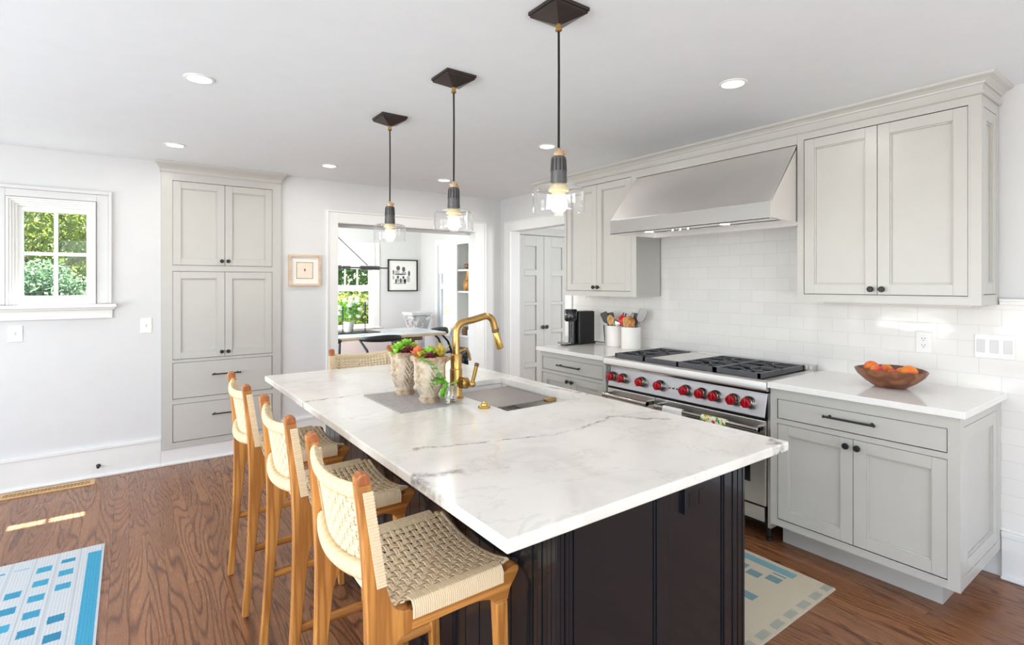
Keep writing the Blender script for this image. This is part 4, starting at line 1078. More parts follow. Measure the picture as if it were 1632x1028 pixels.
def make_stool(label):
    t = thing('counter_stool', label, 'stool', (0, 0, 0), 'teak counter stools with woven cord seats around the island')
    YO = .205; hy = .016
    def ygon(poly, y, name, mat='teak', parent=t, hy_=hy, bev=.005):
        mb = MB(); mb.prism(poly, y - hy_, y + hy_, 'b'); return mb.build(name, mat, parent, local=True, bevel=bev, bseg=3)
    rear = [(-.246, 0), (-.234, .15), (-.224, .30), (-.219, .45), (-.217, .60), (-.222, .75), (-.233, .88), (-.246, .985), (-.243, .999), (-.233, 1.006), (-.220, 1.004), (-.212, .995)]
    front = [(-.212, .995), (-.203, .94), (-.190, .85), (-.172, .74), (-.150, .675), (-.120, .655), (-.100, .648), (-.100, .598), (-.125, .592), (-.148, .572), (-.164, .53), (-.172, .47), (-.182, .38), (-.192, .28), (-.206, .14), (-.218, 0)]
    poly = smoothpoly(rear, 3) + smoothpoly(front, 3)[1:]
    for s in (-1, 1):
        lg = ygon(poly, s * YO, 'leg')
        mb = MB(); mb.lathe([(.011, 0), (.012, .004), (.010, .006)], (-.232, s * YO, -.004), 12); mb.build('glide', 'steelm', lg, local=True)
        mb = MB(); mb.prism([(-.2465, .975), (-.244, 1.0), (-.233, 1.0075), (-.219, 1.0055), (-.2105, .996), (-.2085, .975)], s * YO - hy - .0006, s * YO + hy + .0006, 'b'); mb.build('leg_tip', 'teakend', lg, local=True, bevel=.006, bseg=3)
        rail = smoothpoly([(-.1005, .648), (.0, .638), (.12, .642), (.19, .652), (.225, .662), (.243, .660)], 4) + smoothpoly([(.243, .660), (.246, .648), (.236, .63), (.216, .605), (.207, .575)], 3)[1:] + smoothpoly([(.165, .575), (.150, .59), (.10, .602), (.0, .602), (-.1005, .598)], 3)
        ygon(rail, s * YO, 'side_rail', 'teakx')
        fl = smoothpoly([(.207, .5745), (.212, .40), (.222, .15), (.226, 0)], 4) + smoothpoly([(.200, 0), (.190, .15), (.176, .40), (.165, .5745)], 4)
        lg = ygon(fl, s * YO, 'leg')
        mb = MB(); mb.lathe([(.011, 0), (.012, .004), (.010, .006)], (.213, s * YO, -.004), 12); mb.build('glide', 'steelm', lg, local=True)
        mb = MB(); mb.tube([(-.200, s * YO, .283), (-.19, s * YO, .283), (.18, s * YO, .283), (.195, s * YO, .283)], [.016, .0125, .0125, .016], 12, 1.25); mb.build('stretcher', 'teakx', t, local=True)
    # seat surface: dips in the middle
    def S(u, v):
        x = -.150 + .365 * u; y = -.200 + .400 * v; k = 1 - (2 * v - 1) ** 2
        return Vector((x, y, .664 + .012 * max(0, (u - .75) / .25) * 0 + .006 * u - .030 * k))
    mb = MB(); weave(mb, S, 16, 15, .0073, .0085, .0031, .0029)
    seat = mb.build('seat', 'cord', t, local=True, angle=70)
    for s in (-1, 1):   # cord wound over the side rails
        mb = MB(); nst = 46
        for i in range(nst):
            x = -.095 + (.185 + .095) * i / (nst - 1); zz = .6655 + .006 * ((x + .15) / .365)
            yo = s * (YO + hy + .003); yi = s * (YO - hy - .004)
            pts = [(x, yo, .629), (x, yo, zz - .012), (x, s * (YO + hy - .006), zz + .001), (x, s * YO, zz + .002), (x, yi, zz - .003), (x, yi - s * .012, zz - .009)]
            mb.tube(pts, .0034, 6)
        mb.build('rail_wrap', 'cord', seat, local=True)
    def roll(x, dz, r, bow, nm, z, par, flat=1.0, mat='cordwrap', y1=.19):
        mb = MB(); pts = []
        for i in range(17):
            v = -1 + 2 * i / 16; k = 1 - v * v; pts.append((x - bow * k, y1 * v, z - dz * k))
        ribbed(mb, pts, r, 12, .006, .05, flat); return mb.build(nm, mat, par, local=True)
    roll(-.140, .032, .013, .0, 'rear_roll', .660, seat, 1.0, 'cord')
    roll(.222, .030, .0125, 0, 'front_roll', .660, seat, 1.0, 'cord')
    # backrest
    def B(u, v):
        y = -.178 + .356 * v; k = 1 - (2 * v - 1) ** 2; z = .768 + .185 * u
        return Vector((-.188 - .030 * u - .030 * k, y, z - .012 * k))
    mb = MB(); weave(mb, B, 10, 17, .0070, .0076, .0026, .0024)
    back = mb.build('backrest', 'cord', t, local=True, angle=70)
    mb = MB(); pts = []
    for i in range(17):
        v = -1 + 2 * i / 16; k = 1 - v * v; pts.append((-.224 - .030 * k, .192 * v, .955 - .014 * k))
    ribbed(mb, pts, .0125, 12, .006, .05, 1.5); mb.build('top_roll', 'cordwrap', back, local=True)
    mb = MB(); pts = []
    for i in range(17):
        v = -1 + 2 * i / 16; k = 1 - v * v; pts.append((-.198 - .032 * k, .186 * v, .757 - .016 * k))
    ribbed(mb, pts, .0185, 12, .006, .04, 1.15); mb.build('lower_roll', 'cordwrap', back, local=True)
    for s in (-1, 1):
        mb = MB(); n = 30
        for i in range(n):
            f = i / (n - 1); z = .735 + .225 * f; xf = -.172 - .036 * f - .004; xm = xf - .019
            ya, yb = s * (YO + hy + .003), s * (YO - hy - .003)
            mb.tube([(xm, ya, z), (xf + .004, ya, z), (xf + .006, s * YO, z), (xf + .004, yb, z), (xm, yb, z)], .0041, 6)
        mb.build('post_wrap', 'cord', back, local=True)
    return t
st = make_stool('woven teak counter stool nearest the camera at the island left side')
for c_ in [q for q in bpy.data.objects if q.parent is st or (q.parent and q.parent.parent is st)]:
    c_.data.transform(Matrix.Diagonal((.94, 1, 1, 1)))
st.location = (.652, 1.405, .0042)
dup(st, (.648, 2.065, .0042), 'woven teak counter stool in the middle of the island left side')
dup(st, (.628, 2.745, .0042), 'woven teak counter stool farthest along the island left side, by the pantry cabinet')
dup(st, (1.30, 3.345, .0042), 'woven stool at the far end of the island, back towards the dining room', R(-90))

# ------------------------------------------------------------------ pendants
def pendant(label, y):
    x = 1.23
    t = thing('pendant_light', label, 'pendant light', (x, y, H), 'glass pendant lights over the island')
    mb = MB(); a = .077
    rs = [[(x + sx * k, y + sy * k, z) for sx, sy in ((-1, -1), (1, -1), (1, 1), (-1, 1))] for k, z in ((a, H - .0005), (a, H - .012), (a * .94, H - .0125), (a * .94, H - .02), (.008, H - .052))]
    mb.rings(rs, smooth=False); mb.build('canopy', 'bronzep', t)
    mb = MB(); mb.lathe([(.007, H - .049), (.010, H - .052), (.010, H - .066), (.012, H - .068), (.012, H - .074), (.006, H - .078)], (x, y, 0), 14); mb.build('canopy_nut', 'brass', t)
    mb = MB(); mb.tube([(x, y, H - .076), (x + .001, y, 2.2), (x, y, 1.925)], .0042, 8); mb.build('cable', 'cord_cable', t)
    mb = MB(); mb.lathe([(.006, 1.928), (.009, 1.922), (.009, 1.914), (.019, 1.913), (.020, 1.905), (.020, 1.8985)], (x, y, 0), 18); mb.box(x + .007, x + .018, y - .022, y - .013, 1.905, 1.918)
    mb.build('brass_cap', 'brasscap', t)
    mb = MB(); mb.lathe([(.022, 1.8984), (.0255, 1.895), (.030, 1.797), (.029, 1.795)], (x, y, 0), 30)
    sk = mb.build('socket_sleeve', 'bronze', t)
    mb = MB()
    for k in range(12):
        an = 2 * math.pi * k / 12; r0 = .0258
        c, s = math.cos(an), math.sin(an)
        vs = []
        for rr, z, w_ in ((r0 + .0002, 1.889, .0024), (r0 + .0024, 1.846, .0024)):
            for q in (-1, 1):
                for o in (0, .0008): vs.append((x + (rr + o) * c - q * w_ * s, y + (rr + o) * s + q * w_ * c, z))
        v = [mb.bm.verts.new(p) for p in vs]
        for i in ((0, 1, 3, 2), (4, 6, 7, 5), (0, 4, 5, 1), (2, 3, 7, 6), (0, 2, 6, 4), (1, 5, 7, 3)): mb.face([v[k2] for k2 in i])
    mb.build('vent_slot', 'gap', sk)
    mb = MB(); prof = [(.031, 1.794), (.075, 1.793), (.088, 1.787), (.0925, 1.776), (.0925, 1.70), (.0915, 1.698), (.0902, 1.70), (.0902, 1.776), (.086, 1.7845), (.074, 1.7905), (.031, 1.7912)]
    mb.lathe(prof, (x, y, 0), 48, closed=True); mb.build('glass_shade', 'glass', t)
    mb = MB(); mb.lathe([(.001, 1.7945), (.030, 1.7945), (.030, 1.785), (.036, 1.784), (.036, 1.776), (.022, 1.774), (.022, 1.762), (.001, 1.762)], (x, y, 0), 28); mb.build('lamp_holder', 'cream', t)
    mb = MB(); mb.lathe([(.016, 1.7615), (.018, 1.755), (.027, 1.744), (.031, 1.730), (.029, 1.716), (.020, 1.705), (.001, 1.700)], (x, y, 0), 24); mb.build('bulb', 'bulb', t)
pendant('glass pendant light on black cord nearest the camera', 1.413)
pendant('middle glass pendant light on black cord above the marble island', 2.158)
pendant('glass pendant light on black cord nearest the dining room opening', 2.905)

# recessed ceiling lights
for (x, y, lb) in ((.269, 2.88, 'large round recessed ceiling light in front of the pantry cabinet, at upper left'), (.261, 4.362, 'recessed ceiling light directly in front of the pantry cabinet crown'),
                   (1.331, 4.384, 'recessed ceiling light left of the farthest pendant'), (2.385, 4.364, 'recessed ceiling light beside the middle pendant cord, toward the hall'),
                   (2.384, 2.862, 'recessed ceiling light behind the nearest pendant socket'), (2.363, 1.437, 'recessed ceiling light right of the nearest pendant, before the large wall cabinet')):
    t = thing('recessed_light', lb, 'ceiling light', (x, y, H), 'round recessed lights in the kitchen ceiling')
    mb = MB(); mb.lathe([(.050, H - .0005), (.066, H - .0005), (.066, H - .003), (.062, H - .006), (.052, H - .006), (.050, H - .003)], (x, y, 0), 36, closed=True); mb.build('trim_ring', 'white_plastic', t)
    mb = MB(); mb.lathe([(.001, H - .0006), (.0495, H - .0006), (.0495, H - .0035), (.001, H - .0040)], (x, y, 0), 32); mb.build('lens', 'lens', t)
    lo = lamp('recessed_lamp', 'AREA', (0, 0, -.012), (0, 0, -1), 3.2, (1, .96, .9), .09); lo.data.shape = 'DISK'; lo.parent = t

# ------------------------------------------------------------------ counter objects
def fruit_bowl():
    cx, cy_, z0 = 3.19, 1.06, .9142
    prof = [(.001, z0), (.062, z0), (.068, z0 + .004), (.105, z0 + .03), (.138, z0 + .065), (.152, z0 + .092), (.149, z0 + .095), (.145, z0 + .092), (.130, z0 + .066), (.098, z0 + .034), (.060, z0 + .013), (.001, z0 + .011)]
    mb = MB(); n = 48; rs = []
    for r, h in prof:
        rs.append([(cx + r * (.92) * math.cos(2 * math.pi * k / n), cy_ + r * (1.06) * math.sin(2 * math.pi * k / n), h + .004 * math.cos(4 * math.pi * k / n) * (r / .15) ** 2 * (h > z0 + .05)) for k in range(n)])
    mb.rings(rs); tag(mb.build('fruit_bowl', 'bowlwood', loc=(cx, cy_, z0)), 'brown acacia wood bowl of peaches on the right counter', 'bowl')
    def fruit(x, y, z, r, mat, label, rot):
        mb = MB(); n = 24; rs = []
        for i in range(13):
            th = math.pi * i / 12; ring = []
            for k in range(n):
                a = 2 * math.pi * k / n; rr = r * (1 - .05 * math.exp(-(min(a, 2 * math.pi - a) / .22) ** 2) * math.sin(th)); zz = -rr * math.cos(th) * .95 - (.16 * r * math.exp(-((math.pi - th) / .3) ** 2))
                ring.append((rr * math.sin(th) * math.cos(a), rr * math.sin(th) * math.sin(a), zz))
            rs.append(ring)
        mb.rings(rs); 
        o = mb.build('peach', mat, local=True); o.location = (x, y, z); o.rotation_euler = rot
        tag(o, label, 'peach', 'peaches in the wooden bowl')
    fruit(cx + .005, cy_ + .088, z0 + .092, .034, 'peach', 'red peach highest at the left end of the wooden bowl', (.3, .5, 4.0))
    fruit(cx - .055, cy_ + .040, z0 + .082, .034, 'peach', 'dark red peach resting against the bowl front, left of centre', (.9, 0, 2.0))
    fruit(cx + .052, cy_ + .035, z0 + .078, .032, 'apricot', 'orange peach tucked behind the two left peaches', (.5, .3, 1.0))
    fruit(cx - .018, cy_ - .020, z0 + .062, .033, 'peach', 'half hidden pink peach low in the middle of the bowl', (.2, 1.2, .4))
    fruit(cx + .060, cy_ - .035, z0 + .072, .031, 'apricot', 'small orange peach at the back of the bowl beside the biggest one', (.1, .2, 2.4))
    fruit(cx - .020, cy_ - .088, z0 + .088, .037, 'apricot', 'big orange peach at the right end of the wooden bowl', (.4, .7, .9))
fruit_bowl()
def coffee():
    z0 = .9142
    t = thing('coffee_machine', 'black pod coffee machine at the end of the left counter', 'coffee machine', (3.25, 3.44, z0))
    mb = MB(); mb.box(3.185, 3.375, 3.385, 3.495, z0 + .004, z0 + .292); mb.build('water_tank', 'blacksat', t, bevel=.012, bseg=4)
    mb = MB(); mb.lathe([(.046, z0 + .205), (.056, z0 + .218), (.058, z0 + .225), (.058, z0 + .30), (.05, z0 + .312), (.001, z0 + .315)], (3.135, 3.44, 0), 30); hd = mb.build('brew_head', 'blackgloss', t)
    mb = MB(); mb.torus((3.135, 3.44, z0 + .258), .0582, .0012, 30, 6); mb.build('head_seam', 'steeld', hd)
    mb = MB(); mb.box(3.0765, 3.0772, 3.425, 3.455, z0 + .264, z0 + .269); mb.build('logo_mark', 'white_plastic', hd)
    mb = MB(); mb.lathe([(.040, z0 + .004), (.036, z0 + .02), (.033, z0 + .08), (.034, z0 + .205)], (3.15, 3.44, 0), 26); mb.build('column', 'blackgloss', t)
    mb = MB(); mb.box(3.05, 3.40, 3.40, 3.48, z0, z0 + .012); mb.build('base', 'blacksat', t, bevel=.003)
    mb = MB(); mb.box(3.02, 3.10, 3.395, 3.485, z0 + .0125, z0 + .03); mb.build('cup_support', 'steelm', t, bevel=.004)
    mb = MB(); mb.tube([(3.375, 3.42, z0 + .02), (3.42, 3.40, z0 + .012), (3.45, 3.34, z0 + .008), (3.47, 3.36, z0 + .05), (3.482, 3.38, z0 + .16)], .004, 8); mb.build('power_cord', 'blacksat', t)
coffee()
def crock(x, y, label, hh=.178, r=.076):
    z0 = .9142
    mb = MB(); mb.lathe([(.001, z0), (r - .006, z0), (r, z0 + .006), (r, z0 + hh - .003), (r - .002, z0 + hh), (r - .006, z0 + hh), (r - .008, z0 + hh - .004), (r - .008, z0 + .012), (.001, z0 + .011)], (x, y, 0), 44)
    tag(mb.build('utensil_crock', 'ceramic', loc=(x, y, z0)), label, 'crock', 'white utensil crocks')
C1 = (3.365, 3.135); C2 = (3.335, 2.93)
crock(*C1, 'white ceramic utensil crock beside the coffee machine'); crock(*C2, 'white ceramic utensil crock nearest the range', .18, .08)
def utensil(name, label, C, off, lean, kind, mat, top, hm=None):
    """stick from crock floor, through the mouth, to a head; lean = (dx,dy) at the head."""
    z0 = .9142 + .013
    p0 = Vector((C[0] - lean[0] * .25 + off[0] * .4, C[1] - lean[1] * .25 + off[1] * .4, z0)); p1 = Vector((C[0] + off[0] + lean[0], C[1] + off[1] + lean[1], .9142 + top))
    d = (p1 - p0).normalized(); t = thing(name, label, 'utensil', tuple(p0), 'cooking utensils in the crocks')
    side = Vector((-.55, .83, 0)); side = (side - d * side.dot(d)).normalized(); n_ = d.cross(side).normalized()
    hl = {'spoon': .085, 'spatula': .10, 'turner': .11, 'ladle': .085, 'whisk': .11, 'tongs': .09}[kind]
    ph = p1 - d * hl
    mb = MB(); mb.tube([p0, ph + d * .008], .0052, 8); mb.build('handle', hm or mat, t)
    mb = MB()
    if kind in ('spoon', 'ladle'):
        rs = []
        for i in range(11):
            f = i / 10; wd = .032 * math.sin(math.pi * (.08 + .9 * f)) ** .6 * (1.25 if kind == 'ladle' else 1); c = ph + d * (hl * f) - n_ * (.012 * math.sin(math.pi * f))
            rs.append([tuple(c + side * (wd * math.cos(a)) + n_ * (.005 * math.sin(a))) for a in [2 * math.pi * k / 12 for k in range(12)]])
        mb.rings(rs)
    elif kind in ('spatula', 'turner'):
        wd = .030 if kind == 'spatula' else .034; rs = []
        for f, k in ((0, .3), (.15, .85), (.3, 1), (.85, 1.05), (.96, .95), (1, .7)):
            c = ph + d * (hl * f); rs.append([tuple(c + side * (wd * k * a) + n_ * (.003 * b)) for a, b in ((-1, 0), (-.9, 1), (.9, 1), (1, 0), (.9, -1), (-.9, -1))])
        mb.rings(rs)
        
    elif kind == 'whisk':
        for j in range(6):
            a = math.pi * j / 6; ax = side * math.cos(a) + n_ * math.sin(a)
            mb.tube([ph + d * (hl * .5 * (1 - math.cos(math.pi * k / 12 * 1.0)) if k <= 12 else 0) + ax * (.026 * math.sin(math.pi * k / 12)) for k in range(13)], .0011, 5)
            mb.tube([ph + d * (hl * .5 * (1 - math.cos(math.pi * k / 12))) - ax * (.026 * math.sin(math.pi * k / 12)) for k in range(13)], .0011, 5)
    elif kind == 'tongs':
        for s in (-1, 1): mb.tube([ph, ph + d * .04 + side * (.014 * s), ph + d * hl + side * (.01 * s)], .0055, 8)
    mb.build('head', mat, t)
# left crock
utensil('spatula', 'dark green-black spatula leaning far left out of the left crock', C1, (-.01, .02), (-.045, .065), 'spatula', 'charcoal', .288)
utensil('spatula', 'dark green-black spatula second from the left in the left crock', C1, (.015, .02), (-.02, .035), 'spatula', 'charcoal', .285)
utensil('wooden_spoon', 'pale wooden spoon standing at the front of the left crock', C1, (-.04, .0), (-.015, .01), 'spoon', 'spoonwood', .27)
utensil('ladle', 'shiny steel ladle at the right of the left crock', C1, (.0, -.02), (.0, -.035), 'ladle', 'steelm', .255)
utensil('tongs', 'black kitchen tongs rising behind the red spoon', C1, (.03, -.03), (.02, -.035), 'tongs', 'blacksat', .285)
# right crock
utensil('red_spoon', 'bright red silicone spoon in the right crock', C2, (-.02, .045), (-.01, .03), 'ladle', 'silred', .275)
utensil('turner', 'flat grey steel turner leaning right out of the crock toward the wall', C2, (.008, -.006), (.05, -.082), 'turner', 'steeld', .325)
utensil('spatula', 'black spatula standing upright at the right of the right crock', C2, (.02, -.025), (.01, -.02), 'spatula', 'blacksat', .292)
utensil('wooden_spoon', 'warm wooden spoon at the right front of the right crock', C2, (-.035, -.03), (-.01, -.01), 'spoon', 'spoonwoodd', .266)
utensil('wooden_spoon', 'orange-brown wooden spoon in the middle of the right crock', C2, (-.005, .005), (.0, .0), 'spoon', 'spoonwoodd', .268)
utensil('whisk', 'steel wire whisk standing in the right crock behind the spoons', C2, (.03, .01), (.01, .0), 'whisk', 'steelm', .295)
utensil('wooden_spatula', 'pale wooden spatula between the red and brown spoons', C2, (-.05, .0), (-.008, .0), 'spatula', 'spoonwood', .262)

# ------------------------------------------------------------------ wall plates, vent, doorstop, pictures
def plate(F, a0, a1, b0, b1, label, kind, n=1, name='light_switch'):
    c = F((a0 + a1) / 2, (b0 + b1) / 2, 0)
    t = thing(name, label, 'switch' if name == 'light_switch' else 'outlet', c)
    mb = MB(F); mb.box(a0, a1, b0, b1, .0002, .006); mb.build('plate', 'white_plastic', t, bevel=.003)
    bm_ = (b0 + b1) / 2
    if kind == 'toggle':
        am = (a0 + a1) / 2; mb = MB(F); mb.box(am - .005, am + .005, bm_ - .012, bm_ + .012, .006, .0072); mb.box(am - .0035, am + .0035, bm_, bm_ + .010, .007, .016); mb.build('toggle', 'white_grey', t, bevel=.001)
    elif kind == 'rocker':
        for i in range(n):
            am = a0 + (a1 - a0) * (i + .5) / n; mb = MB(F); mb.box(am - .0165, am + .0165, bm_ - .033, bm_ + .033, .006, .0085); mb.build('rocker', 'white_grey', t, bevel=.002)
    else:
        mb = MB(F); am = (a0 + a1) / 2; mb.box(am - .0168, am + .0168, bm_ - .034, bm_ + .034, .006, .008); s = mb.build('socket', 'white_plastic', t, bevel=.002)
        mb = MB(F)
        for q in (-.018, .018):
            for d in (-.0065, .0065): mb.box(am + d - .0012, am + d + .0012, bm_ + q - .001, bm_ + q + .008, .008, .0086)
            mb.box(am - .002, am + .002, bm_ + q - .010, bm_ + q - .005, .008, .0086)
        mb.build('slot', 'ink', s)
plate(FY(YW), -.683, -.605, 1.04, 1.155, 'white switch plate under the small window', 'toggle')
plate(FY(YW), .072, .146, 1.062, 1.18, 'white switch plate just left of the pantry cabinet', 'toggle')
plate(FX(XW - .007), .968, 1.038, 1.075, 1.188, 'white electrical outlet on the tile above the fruit bowl', 'outlet', 1, 'wall_outlet')
plate(FX(XW - .007), .638, .790, 1.077, 1.195, 'white triple light switch plate on the tile at right', 'rocker', 3)
t = thing('floor_vent', 'tan lattice heating vent set in the floor below the window', 'vent', (-.45, 4.90, 0))
mb = MB(); x0, x1, y0, y1 = -.72, -.2, 4.85, 4.975
mb.box(x0, x1, y0, y0 + .028, .0005, .006); mb.box(x0, x1, y1 - .028, y1, .0005, .006); mb.box(x0, x0 + .03, y0 + .028, y1 - .028, .0005, .006); mb.box(x1 - .03, x1, y0 + .028, y1 - .028, .0005, .006)
mb.build('vent_frame', 'ventb', t, bevel=.001)
mb = MB(); n = 23
for i in range(n):
    a = x0 + .03 + (x1 - x0 - .06) * i / n; b = a + .012
    mb.prism([(a, y0 + .028), (a + .005, y0 + .028), (a + .017, y1 - .028), (a + .012, y1 - .028)], .001, .005)
    mb.prism([(a + .012, y0 + .028), (a + .017, y0 + .028), (a + .005, y1 - .028), (a, y1 - .028)], .001, .005)
mb.box(x0 + .03, x1 - .03, (y0 + y1) / 2 - .003, (y0 + y1) / 2 + .003, .001, .005)
mb.build('lattice', 'ventb', t)
mb = MB(); mb.box(x0 + .02, x1 - .02, y0 + .02, y1 - .02, .0002, .0009); mb.build('duct', 'ventin', t)
t = thing('doorstop', 'small black doorstop on the white baseboard', 'doorstop', (-.185, YW - .018, .085))
mb = MB(FY(YW - .018)); n = 16
mb.rings([[(-.185 + r * math.cos(2 * math.pi * k / n), .087 + r * math.sin(2 * math.pi * k / n), h) for k in range(n)] for r, h in ((.014, .0005), (.014, .005), (.006, .008), (.006, .03), (.010, .032), (.010, .042), (.001, .044))])
mb.build('bumper', 'black', t)
def picture_pale():
    F = FY(YW); a0, a1, b0, b1 = 1.163, 1.442, 1.428, 1.712
    t = thing('framed_picture', 'small square abstract in a pale wood frame beside the pantry cabinet', 'picture', (1.30, YW, 1.57))
    mb = MB(F); w_ = .02
    mb.box(a0, a0 + w_, b0, b1, .0005, .028); mb.box(a1 - w_, a1, b0, b1, .0005, .028); mb.box(a0 + w_, a1 - w_, b0, b0 + w_, .0005, .028); mb.box(a0 + w_, a1 - w_, b1 - w_, b1, .0005, .028)
    mb.build('frame', 'framewood', t, bevel=.002)
    mb = MB(F); mb.box(a0 + w_, a1 - w_, b0 + w_, b1 - w_, .001, .010); mb.build('mount_board', 'paper', t)
    mb = MB(F); p = .066; mb.box(a0 + p, a1 - p, b0 + p, b1 - p, .010, .0115); s = mb.build('artwork', 'art', t)
    mb = MB(F); q = .006
    for r_ in ((a0 + p, a0 + p + q, b0 + p, b1 - p), (a1 - p - q, a1 - p, b0 + p, b1 - p), (a0 + p, a1 - p, b0 + p, b0 + p + q), (a0 + p, a1 - p, b1 - p - q, b1 - p)): mb.box(*r_, .0115, .0122)
    mb.build('painted_border', 'olive', s)
    mb = MB(F); n = 14; cx, cz = (a0 + a1) / 2, (b0 + b1) / 2 + .004
    mb.rings([[(cx + .008 * k_ * math.cos(2 * math.pi * k / n), cz + .013 * k_ * math.sin(2 * math.pi * k / n), h) for k in range(n)] for k_, h in ((1, .0115), (.9, .0122))]); mb.build('painted_spot', 'rust', s)
picture_pale()

# ------------------------------------------------------------------ rugs
mb = MB(); mb.box(-2.2, -.108, 1.3, 3.70, .0005, .009)
o = mb.build('rug', 'rug_blue', loc=(-.108, 3.70, 0)); tag(o, 'pale rug with bright blue rectangles on the left floor', 'rug')
mb = MB(); mb.box(1.86, 2.705, 1.12, 3.3, .0005, .008)
o = mb.build('rug', 'rug_runner', loc=(2.705, 1.12, 0)); tag(o, 'cream and teal woven runner between the island and the range', 'rug')

# ------------------------------------------------------------------ hall double doors
def hall_doors():
    F = FY(5.0)
    for i, (a0, a1, kx) in enumerate(((3.70, 4.113, 4.085), (4.117, 4.53, 4.145))):
        root = bpy.data.objects.new('door_%d' % (i + 1), None); COL.objects.link(root); root.location = ((a0 + a1) / 2, 5.0, 0); root['kind'] = 'structure'
        root['label'] = ('left' if i == 0 else 'right') + ' leaf of the pale grey panelled double doors in the hall'
        mb = MB(F); p0, p1 = a0 + .115, a1 - .115
        zs = [(1.62, 1.90), (1.225, 1.545), (.89, 1.19), (.50, .84), (.12, .44)]
        mb.box(a0, p0, .01, 2.03, -.03, 0); mb.box(p1, a1, .01, 2.03, -.03, 0)
        prev = 2.03
        for b0, b1 in zs: mb.box(p0, p1, b1, prev, -.03, 0); prev = b0
        mb.box(p0, p1, .01, prev, -.03, 0)
        for b0, b1 in zs: mb.box(p0, p1, b0, b1, -.034, -.022)
        mb.build('door_panel', 'doorpaint', root, bevel=.003)
        knob_b(F, kx, .92, 0, 'door_knob', root, .024)
    trim([(3.62, 3.698, 4.985, 5.031, 0, 2.12), (4.533, 4.63, 4.985, 5.031, 0, 2.12), (3.698, 4.533, 4.985, 5.031, 2.036, 2.12)], 'doorpaint')
hall_doors()

# ------------------------------------------------------------------ dining room
def dining_window():
    root = bpy.data.objects.new('window_2', None); COL.objects.link(root); root.location = (2.75, DYB, gz0); root['kind'] = 'structure'; root['label'] = 'white double-hung dining room window with a roman shade'
    F = FY(DYB)
    mb = MB(F); mb.box(gx0 - .1, gx0, gz0 - .02, gz1 + .1, .0005, .02); mb.box(gx1, gx1 + .11, gz0 - .02, gz1 + .1, .0005, .02); mb.box(gx0, gx1, gz1, gz1 + .1, .0005, .02); mb.build('casing', 'trim', root, bevel=.004)
    mb = MB(F); mb.box(gx0 - .14, gx1 + .14, gz0 - .02, gz0 + .0, .0005, .06); mb.build('stool', 'trim', root, bevel=.004)
    mb = MB(F)
    s = .06
    for (z0, z1, c) in ((gz0, 1.37, -.03), (1.37, gz1, -.06)):
        mb.box(gx0, gx0 + s, z0, z1, c - .03, c); mb.box(gx1 - s, gx1, z0, z1, c - .03, c); mb.box(gx0 + s, gx1 - s, z0, z0 + .05, c - .03, c); mb.box(gx0 + s, gx1 - s, z1 - .05, z1, c - .03, c)
    sash = mb.build('sash', 'trim', root, bevel=.003)
    mb = MB(F)
    for x in (2.74, 2.955, 3.165): mb.box(x - .012, x + .012, 1.42, gz1 - .05, -.085, -.065)
    mb.build('muntin', 'trim', sash)
    mb = MB(F); mb.box(gx0 + s, gx1 - s, gz0 + .05, 1.32, -.046, -.043); mb.box(gx0 + s, gx1 - s, 1.42, gz1 - .05, -.077, -.074); mb.build('pane', 'winglass', sash)
    mb = MB(F)
    for i in range(4): mb.box(gx0 - .02, gx1 + .02, 2.14 - .11 * (i + 1) - .005, 2.14 - .11 * i, .022 + .004 * (i % 2), .032 + .006 * (i % 2))
    mb.build('roman_shade', 'trim', root, bevel=.004)
dining_window()
def side_window():
    root = bpy.data.objects.new('window_3', None); COL.objects.link(root); root.location = (DXR, (sy0 + sy1) / 2, .62); root['kind'] = 'structure'; root['label'] = 'tall narrow window in the dining room right wall'
    F = FX(DXR)
    mb = MB(F); mb.box(sy0 - .09, sy0, .60, 2.2, .0005, .02); mb.box(sy1, sy1 + .09, .60, 2.2, .0005, .02); mb.box(sy0, sy1, 2.1, 2.2, .0005, .02); mb.box(sy0 - .12, sy1 + .12, .58, .62, .0005, .05); mb.build('casing', 'trim', root, bevel=.004)
    mb = MB(F)
    for z0, z1 in ((.62, 1.40), (1.40, 2.1)):
        mb.box(sy0, sy0 + .05, z0, z1, -.06, -.03); mb.box(sy1 - .05, sy1, z0, z1, -.06, -.03); mb.box(sy0 + .05, sy1 - .05, z0, z0 + .045, -.06, -.03); mb.box(sy0 + .05, sy1 - .05, z1 - .045, z1, -.06, -.03)
    sash = mb.build('sash', 'trim', root, bevel=.003)
    mb = MB(F); mb.box(sy0 + .05, sy1 - .05, .665, 2.055, -.047, -.044); mb.build('pane', 'winglass', sash)
    mb = MB(F); mb.box(sy0 + .0, sy1 - .0, 1.62, 2.1, -.02, -.012); mb.build('roller_shade', 'towel', root)
side_window()
baseboard_y('baseboard_dining', DXL, 3.98, DYB)
